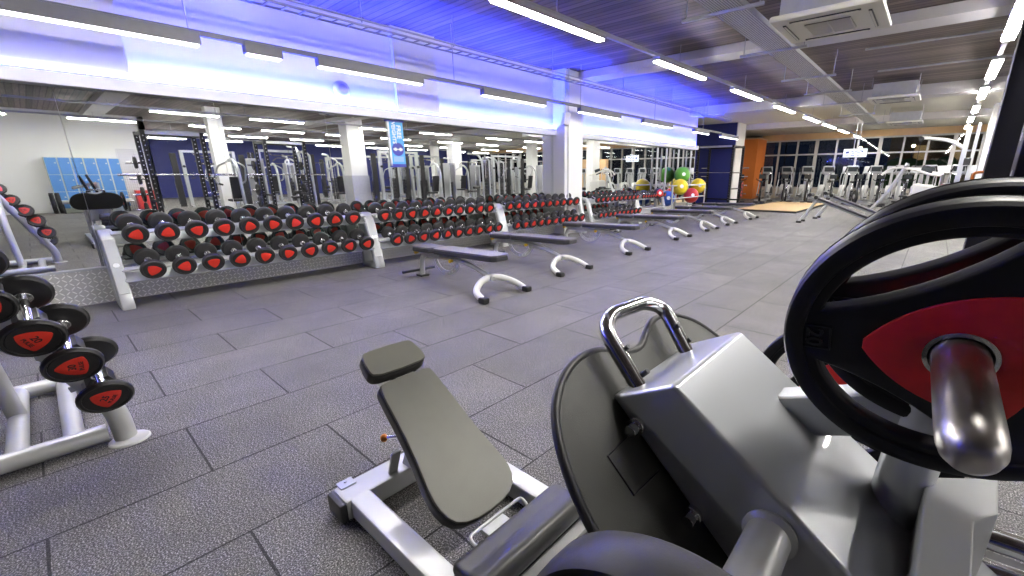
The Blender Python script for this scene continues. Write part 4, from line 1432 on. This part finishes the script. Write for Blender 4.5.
def make_trainer():
    """cross trainer facing -y (the viewer); moving arms, flywheel, console"""
    t = thing('cross_trainer', 'x', 'cross trainer', (0, 0, 0), 0, 'cross trainers before the far windows')
    MB().beam((0, -.85, .06), (0, .75, .06), .12, .08).beam((-.30, -.82, .04), (.30, -.82, .04), .09, .07).beam((-.30, .72, .04), (.30, .72, .04), .09, .07).build('base_frame', silver_w, t)
    MB().cyl((-.11, .42, .46), (.11, .42, .46), .34, seg=28, bev=.03).build('drive_housing', white_p, t)
    for s in (-1, 1):
        MB().cyl((s * .115, .42, .46), (s * .13, .42, .46), .22, seg=20).build('crank_disc', black_pl, t)
        MB().beam((s * .20, .42 + s * .12, .42 - s * .1), (s * .20, -.62, .30 + s * .05), .045, .06).build('pedal_arm', silver_w, t)
        MB().box((s * .20, -.40, .36 + s * .05), (.14, .36, .05), None, .015).build('pedal', black_pl, t)
        MB().tube([(s * .27, -.62, .30 + s * .05), (s * .28, -.30 + s * .05, 1.05), (s * .25, -.42 + s * .08, 1.40), (s * .18, -.50 + s * .08, 1.62)], .022, 10, fil=.15).build('swing_arm', silver, t)
        MB().tube([(s * .25, -.42 + s * .08, 1.40), (s * .18, -.50 + s * .08, 1.62)], .028, 8).build('grip', black_rub, t)
    MB().beam((0, -.02, .1), (0, -.14, 1.38), .10, .14, .02, up=(0, 1, 0)).build('mast', silver_w, t)
    c = MB().box((0, -.20, 1.50), (.46, .10, .34), RX(.25), .03).build('console', galv, t)
    MB().box((0, -.256, 1.515), (.34, .012, .20), RX(.25), .004).build('console_screen', screen, c)
    MB().tube([(-.22, -.22, 1.36), (-.16, -.42, 1.30), (.16, -.42, 1.30), (.22, -.22, 1.36)], .016, 8, fil=.06).build('handle_bar', chrome, t)
    return t


tr_ = make_trainer()
for k in range(20):
    x = -6.55 + k * .90
    lab = 'silver cross trainer in the row before the far windows, %s from the orange pier' % ORD[k]
    if k == 0:
        tr_.location = (x, 24.3, 0)
        tr_['label'] = lab
    else:
        dup(tr_, lab, (x, 24.3, 0), random.uniform(-.08, .08))


for k in range(11):
    dup(tr_, 'silver cross trainer in the back row against the far windows, %s from the orange pier' % ORD[k], (-6.1 + k * .90, 26.08, 0), PI + random.uniform(-.1, .1), 'cross trainers of the back row')


def make_bike():
    t = thing('exercise_bike', 'x', 'exercise bike', (0, 0, 0), 0, 'dark exercise bikes at the far end')
    MB().beam((0, -.5, .05), (0, .5, .05), .08, .06).beam((-.25, -.5, .04), (.25, -.5, .04), .07, .06).beam((-.25, .5, .04), (.25, .5, .04), .07, .06).build('base_frame', dark_steel, t)
    MB().cyl((-.04, -.28, .38), (.04, -.28, .38), .27, seg=26, bev=.012).build('flywheel', black_rub, t)
    MB().cyl((-.055, -.28, .38), (.055, -.28, .38), .10, seg=18).build('hub', galv, t)
    MB().beam((0, -.30, .40), (0, .30, .52), .07, .10).beam((0, .30, .08), (0, .26, .62), .08, .08, up=(0, 1, 0)).beam((0, -.34, .5), (0, -.40, .98), .07, .07, up=(0, 1, 0)).build('frame', dark_steel, t)
    MB().cyl((0, .27, .6), (0, .31, .95), .022, seg=10).build('seat_post', chrome, t)
    MB().prism(smooth([(-.14, -.025), (.05, -.05), (.13, -.10), (.15, 0), (.13, .10), (.05, .05), (-.14, .025)], 3), (0, .30, .97), (0, 1, 0), (-1, 0, 0), .07, .02).build('saddle', black_rub, t)
    MB().tube([(-.22, -.66, 1.10), (-.20, -.48, 1.06), (0, -.40, 1.0), (.20, -.48, 1.06), (.22, -.66, 1.10)], .018, 8, fil=.08).build('handle_bar', black_rub, t)
    c = MB().box((0, -.46, 1.20), (.26, .05, .20), RX(.4), .015).build('console', black_pl, t)
    MB().box((0, -.49, 1.205), (.2, .01, .13), RX(.4)).build('console_screen', screen, c)
    for s in (-1, 1):
        MB().beam((s * .07, .0, .36), (s * .07, s * .15, .28), .02, .03).box((s * .13, s * .15, .28), (.10, .09, .025), None, .006).build('pedal_crank', chrome, t)
    return t


bk = make_bike()
spots = [(-6.9, 21.3), (-6.05, 21.5), (-5.3, 22.75), (-4.4, 22.8), (-3.5, 22.75), (-2.6, 22.8), (-1.7, 22.75), (-.9, 22.8)]
for k, (x, y) in enumerate(spots):
    lab = 'dark exercise bike %s from the navy partition, in front of the cross trainers' % ORD[k]
    if k == 0:
        bk.location = (x, y, 0)
        bk.rotation_euler = (0, 0, .3)
        bk['label'] = lab
    else:
        dup(bk, lab, (x, y, 0), random.uniform(-.4, .5))


# ------------------------------------------------------------------ right side, mid distance
def weight_stack(t, x, y, h=1.0, n=14):
    m = MB()
    for k in range(n):
        z = .12 + k * h / n
        m.box((x, y, z + h / n / 2), (.22, .10, h / n - .008), None, .004)
    o = m.build('weight_stack', black_pl, t)
    MB().cyl((x - .07, y, .1), (x - .07, y, 1.95), .010, seg=8).build('guide_rod', chrome, t)
    MB().cyl((x + .07, y, .1), (x + .07, y, 1.95), .010, seg=8).build('guide_rod', chrome, t)
    return o


cm = thing('cable_machine', 'tall silver cable machine with an overhead arm by the white column', 'cable machine', (.55, 16.4, 0))
Bc = cm.location
q0 = P(951, 190, 'y', 16.2)
q1 = P(966, 128, 'y', 16.2)
xm = .46
MB().beam((xm, 16.2, .05), (xm, 16.2, 2.50), .11, .13, .01, up=(0, 1, 0)).build('mast', silver, cm, Bc)
MB().beam((xm + .42, 16.2, .05), (xm + .42, 16.2, 2.62), .16, .30, .02, up=(0, 1, 0)).build('stack_tower', white_p, cm, Bc)
MB().beam((xm + .18, 16.2, .05), (xm + .18, 16.2, 2.58), .07, .22, .01, up=(0, 1, 0)).build('stack_shroud', silver_w, cm, Bc)
MB().tube([(xm, 16.2, 1.95), (xm - .30, 16.2, 2.17), (xm - .95, 16.2, 2.28)], .045, 12, fil=.25).build('overhead_arm', white_p, cm, Bc)
MB().cyl((xm - .95, 16.15, 2.24), (xm - .95, 16.25, 2.24), .06, seg=16).build('pulley', black_pl, cm, Bc)
MB().cyl((xm - .95, 16.2, 2.2), (xm - .95, 16.2, 1.5), .006, seg=6).cyl((xm - 1.2, 16.2, 1.5), (xm - .7, 16.2, 1.5), .014, seg=8).build('cable_bar', dark_steel, cm, Bc)
MB().beam((xm - .9, 16.2, .05), (xm + .6, 16.2, .05), .10, .09).beam((xm, 15.7, .05), (xm, 16.8, .05), .1, .09).build('base_frame', silver_w, cm, Bc)
weight_stack_m = MB()
for k in range(14):
    weight_stack_m.box((xm + .30, 16.02, .12 + k * .075), (.2, .10, .068), None, .004)
weight_stack_m.build('weight_stack', black_pl, cm, Bc)
MB().box((xm + .1, 16.05, 1.62), (.14, .06, .18), None, .01).build('control_box', black_pl, cm, Bc)

# stair stepper with its slanted arms
sm = thing('stair_stepper', 'silver stair stepper with slanted arms left of the tall cable machine', 'stair stepper', (-.75, 18.0, 0))
Bs = sm.location
c0_, c1_ = P(888, 192, 'y', 18.0), P(908, 164, 'y', 18.0)
MB().tube([(c0_.x - .4, 18.0, .12), (c0_.x, 18.0, c0_.z), (c1_.x, 18.0, c1_.z + .02)], .055, 12).build('main_mast', silver, sm, Bs)
MB().tube([(c1_.x - .62, 17.9, 1.27), (c1_.x - .45, 17.9, 1.46), (c1_.x - .1, 17.9, 1.52), (c1_.x + .30, 17.9, 1.40), (c1_.x + .62, 17.9, 1.28), (c1_.x + .9, 17.9, 1.26)], .035, 10, fil=.2).build('arm_rail', white_p, sm, Bs)
MB().tube([(c1_.x - .2, 18.3, 1.2), (c1_.x - .05, 18.3, 1.5), (c1_.x + .3, 18.3, 1.42), (c1_.x + .9, 18.3, 1.3)], .035, 10, fil=.2).build('arm_rail', white_p, sm, Bs)
MB().box((c1_.x + .50, 18.1, 1.42), (.30, .08, .26), RY(.25) @ RX(.3), .02).build('console', screen, sm, Bs)
MB().box((c1_.x + .45, 18.1, .55), (.55, .62, .9), RY(.12), .08).build('step_housing', white_p, sm, Bs)
for k in range(3):
    MB().box((c1_.x + .05 - .16 * k, 18.1, .62 - .18 * k), (.22, .5, .05), None, .01).build('step', black_pl, sm, Bs)
MB().beam((c0_.x - .5, 17.75, .05), (c1_.x + .8, 17.75, .05), .08, .08).beam((c0_.x - .5, 18.45, .05), (c1_.x + .8, 18.45, .05), .08, .08).beam((c0_.x - .45, 17.75, .05), (c0_.x - .45, 18.45, .05), .08, .08).build('base_frame', silver_w, sm, Bs)

# squat rack just right of the leg press: one post shows at the right edge, the rest in the mirror
RKX = .205
make_squat_rack('squat_rack', 'near black squat rack at the right edge beside the leg press', 1.02, .80, 2.22, navy_pl, (RKX, 2.30, 0), -PI / 2, 1.29, 'squat racks')
make_barbell('barbell racked on the near squat rack at the right edge', (RKX + .09, 2.30, 1.29), 2.1, (0, 1, 0), 'racked barbells')
t = thing('spotter_arm', 'grey spotter arm with small orange catch on the squat rack post at the right edge', 'spotter arm', (RKX - .045, 2.81, 1.245))
MB().box((-.07, 0, 0), (.14, .045, .028), None, .004).box((-.135, 0, .03), (.012, .045, .05), None, .003).build('arm', galv, t)
MB().tube([(-.03, -.02, .012), (-.03, -.02, .062), (.012, -.02, .066)], .006, 8, fil=.015).build('catch', orange_pl, t)

make_squat_rack('squat_rack', 'further near black squat rack, seen only in the mirror', 1.02, .80, 2.22, navy_pl, (1.6, 5.0, 0), -PI / 2, 1.29, 'squat racks')
make_barbell('barbell racked on the further squat rack, seen in the mirror', (1.69, 5.0, 1.29), 2.1, (0, 1, 0), 'racked barbells')
for yc, nm, x_ in ((2.30, 'near', RKX + .80), (5.0, 'further', 2.40)):
    for s in ((-1,) if nm == 'near' else (-1, 1)):
        for z, hz in ((.5, 'lowest'), (.85, 'second'), (1.2, 'third'), (1.55, 'top')):
            simple_plate('black plate on the %s %s side peg of the %s squat rack' % (hz, 'near' if s < 0 else 'far', nm), (x_, yc + s * (.51 + .13), z), (0, 1, 0), .17 if z < 1 else .13)
# lockers
for row in range(3):
    pass
for c in range(6):
    y0 = .48 + c * .305
    t = thing('locker_column', 'blue locker column reflected in the mirror, %s from the left' % ORD[c], 'locker', (10.1, y0 + .15, 0), 0, 'blue lockers')
    MB().between((-.2, -.152, .12), (.28, .152, 1.86), .003).between((-.16, -.152, 0), (.28, .152, .12)).build('body', lock_frame, t)
    for k in range(3):
        z0 = .16 + k * .565
        d_ = MB().between((-.222, -.135, z0), (-.198, .135, z0 + .55), .004).build('door', blue_lock, t)
        MB().cyl((-.235, .09, z0 + .38), (-.222, .09, z0 + .38), .022, seg=12).build('lock', white_p, d_)
t = thing('locker_bench', 'low slatted changing bench before the blue lockers', 'bench', (9.6, 1.4, 0))
MB().box((0, 0, .42), (.3, 1.9, .04), None, .008).build('seat', lock_frame, t)
for s in (-1, 1):
    MB().box((0, s * .8, .2), (.24, .05, .4), None, .005).build('leg', dark_steel, t)
pb_ = MB().between((10.38, 2.32, .0), (10.415, 2.85, 2.2)).build('peg_panel', pegb_m)
tag(pb_, 'white perforated panel on the wall beside the lockers, seen in the mirror', 'wall panel')
t = thing('red_cabinet', 'small red cabinet on the floor by the perforated panel, seen in the mirror', 'cabinet', (9.9, 2.75, 0))
MB().between((-.2, -.25, 0), (.25, .25, .72), .01).build('body', red_cab, t)
MB().between((-.215, -.22, .05), (-.195, .22, .67), .004).build('door', red_cab, t)
tag(MB().between((4.6, 25.9, 0), (10.5, 26.2, 2.3)).build('tan_screen', wall_tan), 'tan timber screen wall far across the hall, seen in the mirror', 'screen')


def machine_press():
    t = thing('press_machine', 'x', 'weight machine', (0, 0, 0), 0, 'weight machines across the room')
    MB().beam((-.1, -.7, .05), (-.1, .7, .05), .08, .08).beam((-.5, .7, .05), (.45, .7, .05), .08, .08).beam((-.45, -.7, .05), (.3, -.7, .05), .08, .08).build('base_frame', silver, t)
    MB().tube([(-.1, .6, .05), (-.1, .55, 1.5), (-.1, .2, 1.78), (-.1, -.15, 1.72)], .045, 10, fil=.25).build('main_arch', silver, t)
    MB().box((-.1, -.18, .48), (.34, .40, .08), None, .03).build('seat_pad', bench_side, t)
    MB().box((-.1, .12, .88), (.32, .09, .70), RX(-.15), .03).build('back_pad', bench_side, t)
    MB().beam((-.1, -.1, .08), (-.1, -.1, .45), .08, .08, up=(0, 1, 0)).build('seat_post', silver, t)
    for s in (-1, 1):
        MB().tube([(-.1 + s * .08, .1, 1.70), (-.1 + s * .38, .0, 1.55), (-.1 + s * .42, -.30, 1.05), (-.1 + s * .25, -.42, .98)], .026, 8, fil=.12).build('press_arm', silver, t)
        MB().tube([(-.1 + s * .34, -.36, 1.01), (-.1 + s * .2, -.44, .97)], .032, 8).build('grip', black_rub, t)
    MB().between((.22, .3, .02), (.28, .75, 1.75), .01).between((.52, .3, .02), (.58, .75, 1.75), .01).between((.22, .3, 1.7), (.58, .75, 1.78), .01).build('stack_tower', galv, t)
    weight_stack(t, .40, .52, .85, 14)
    return t


def machine_lat():
    t = thing('pulldown_machine', 'x', 'weight machine', (0, 0, 0), 0, 'weight machines across the room')
    MB().beam((0, -.8, .05), (0, .7, .05), .09, .08).beam((-.4, .6, .05), (.4, .6, .05), .08, .08).beam((-.35, -.75, .05), (.35, -.75, .05), .08, .08).build('base_frame', silver, t)
    MB().tube([(0, .55, .05), (0, .5, 1.9), (0, .25, 2.2), (0, -.45, 2.26)], .048, 10, fil=.25).build('main_arch', silver, t)
    MB().box((0, -.25, .50), (.34, .40, .08), None, .03).build('seat_pad', bench_side, t)
    MB().beam((0, -.2, .08), (0, -.2, .47), .07, .07, up=(0, 1, 0)).build('seat_post', silver, t)
    MB().cyl((-.2, .05, .68), (.2, .05, .68), .06, seg=12, bev=.015).build('thigh_roller', black_rub, t)
    MB().cyl((0, -.45, 2.24), (0, -.45, 1.86), .006, seg=6).build('cable', dark_steel, t)
    MB().tube([(-.55, -.45, 1.74), (-.42, -.45, 1.85), (.42, -.45, 1.85), (.55, -.45, 1.74)], .014, 8, fil=.05).build('pull_bar', chrome, t)
    for s in (-1, 1):
        MB().tube([(s * .22, .75, .04), (s * .22, .75, 1.95), (s * .05, .62, 2.05)], .04, 8, fil=.1).build('stack_post', silver, t)
    weight_stack(t, 0, .74, 1.0, 15)
    return t


def machine_cable():
    t = thing('cable_tower', 'x', 'weight machine', (0, 0, 0), 0, 'weight machines across the room')
    for s in (-1, 1):
        MB().beam((s * .85, 0, .03), (s * .85, 0, 2.22), .12, .12, .01, up=(0, 1, 0)).build('tower_post', silver, t)
        MB().beam((s * 1.12, .0, .03), (s * 1.12, 0, 2.1), .20, .06, .01, up=(0, 1, 0)).build('stack_shroud', black_pl, t)
        MB().beam((s * .85, -.4, .04), (s * .85, .4, .04), .09, .07).build('foot_beam', silver, t)
        MB().cyl((s * .85, -.06, 1.6), (s * .85, -.14, 1.6), .05, seg=14).build('pulley', black_pl, t)
        MB().cyl((s * .80, -.12, 1.56), (s * .62, -.12, 1.15), .006, seg=6).cyl((s * .70, -.12, 1.14), (s * .56, -.12, 1.16), .016, seg=8).build('cable_handle', dark_steel, t)
        weight_stack(t, s * 1.12, .12, .9, 13)
    MB().beam((-.85, 0, 2.18), (.85, 0, 2.18), .09, .09).build('top_beam', silver, t)
    MB().tube([(-.5, -.02, 2.16), (-.45, -.12, 2.02), (.45, -.12, 2.02), (.5, -.02, 2.16)], .016, 8, fil=.05).build('pull_up_bar', chrome, t)
    return t


protos = [(machine_press(), 'silver seated press machine'), (machine_lat(), 'silver lat pulldown machine'), (machine_cable(), 'double cable tower')]
used = set()
rnd = random.Random(3)
rows = [(4.4, 'behind the squat racks', [4.4, 6.2, 10.2, 12.0, 14.0, 16.2, 18.4, 20.6]), (7.2, 'beside the middle lamps', [4.6, 6.8, 9.0, 11.2, 13.4, 15.6, 18.0, 20.4, 22.4]),
        (10.2, 'deeper across the hall', [5.0, 7.4, 9.8, 12.2, 14.6, 17.0, 19.6, 22]), (13.4, 'far across the hall', [6, 9, 12, 15, 18, 21])]
for ri, (x, nm, ys) in enumerate(rows):
    for k, y in enumerate(ys):
        i = (k + ri) % 3
        pr, lab = protos[i]
        label = '%s reflected in the mirror, %s along the row %s' % (lab, ORD[k], nm)
        rz = PI / 2 * (1 if i != 2 else -1) + rnd.uniform(-.1, .1)
        if i not in used:
            used.add(i)
            pr.location = (x, y, 0)
            pr.rotation_euler = (0, 0, rz)
            pr['label'] = label
        else:
            dup(pr, label, (x + rnd.uniform(-.3, .3), y, 0), rz)

# ================================================================== LIGHT AND VIEW
W = bpy.data.worlds.new('world')
S.world = W
W.use_nodes = True
bg = W.node_tree.nodes['Background']
bg.inputs[0].default_value = (.01, .014, .03, 1)
bg.inputs[1].default_value = .15
S.view_settings.view_transform = 'Standard'
S.view_settings.look = 'None'
S.view_settings.gamma = 1
S.view_settings.use_curve_mapping = False
S.view_settings.exposure = 1.95
S.cycles.use_denoising = True
S.cycles.max_bounces = 10
S.cycles.diffuse_bounces = 4
S.cycles.glossy_bounces = 5
S.cycles.sample_clamp_indirect = 8
S.cycles.caustics_reflective = False
S.cycles.caustics_refractive = False
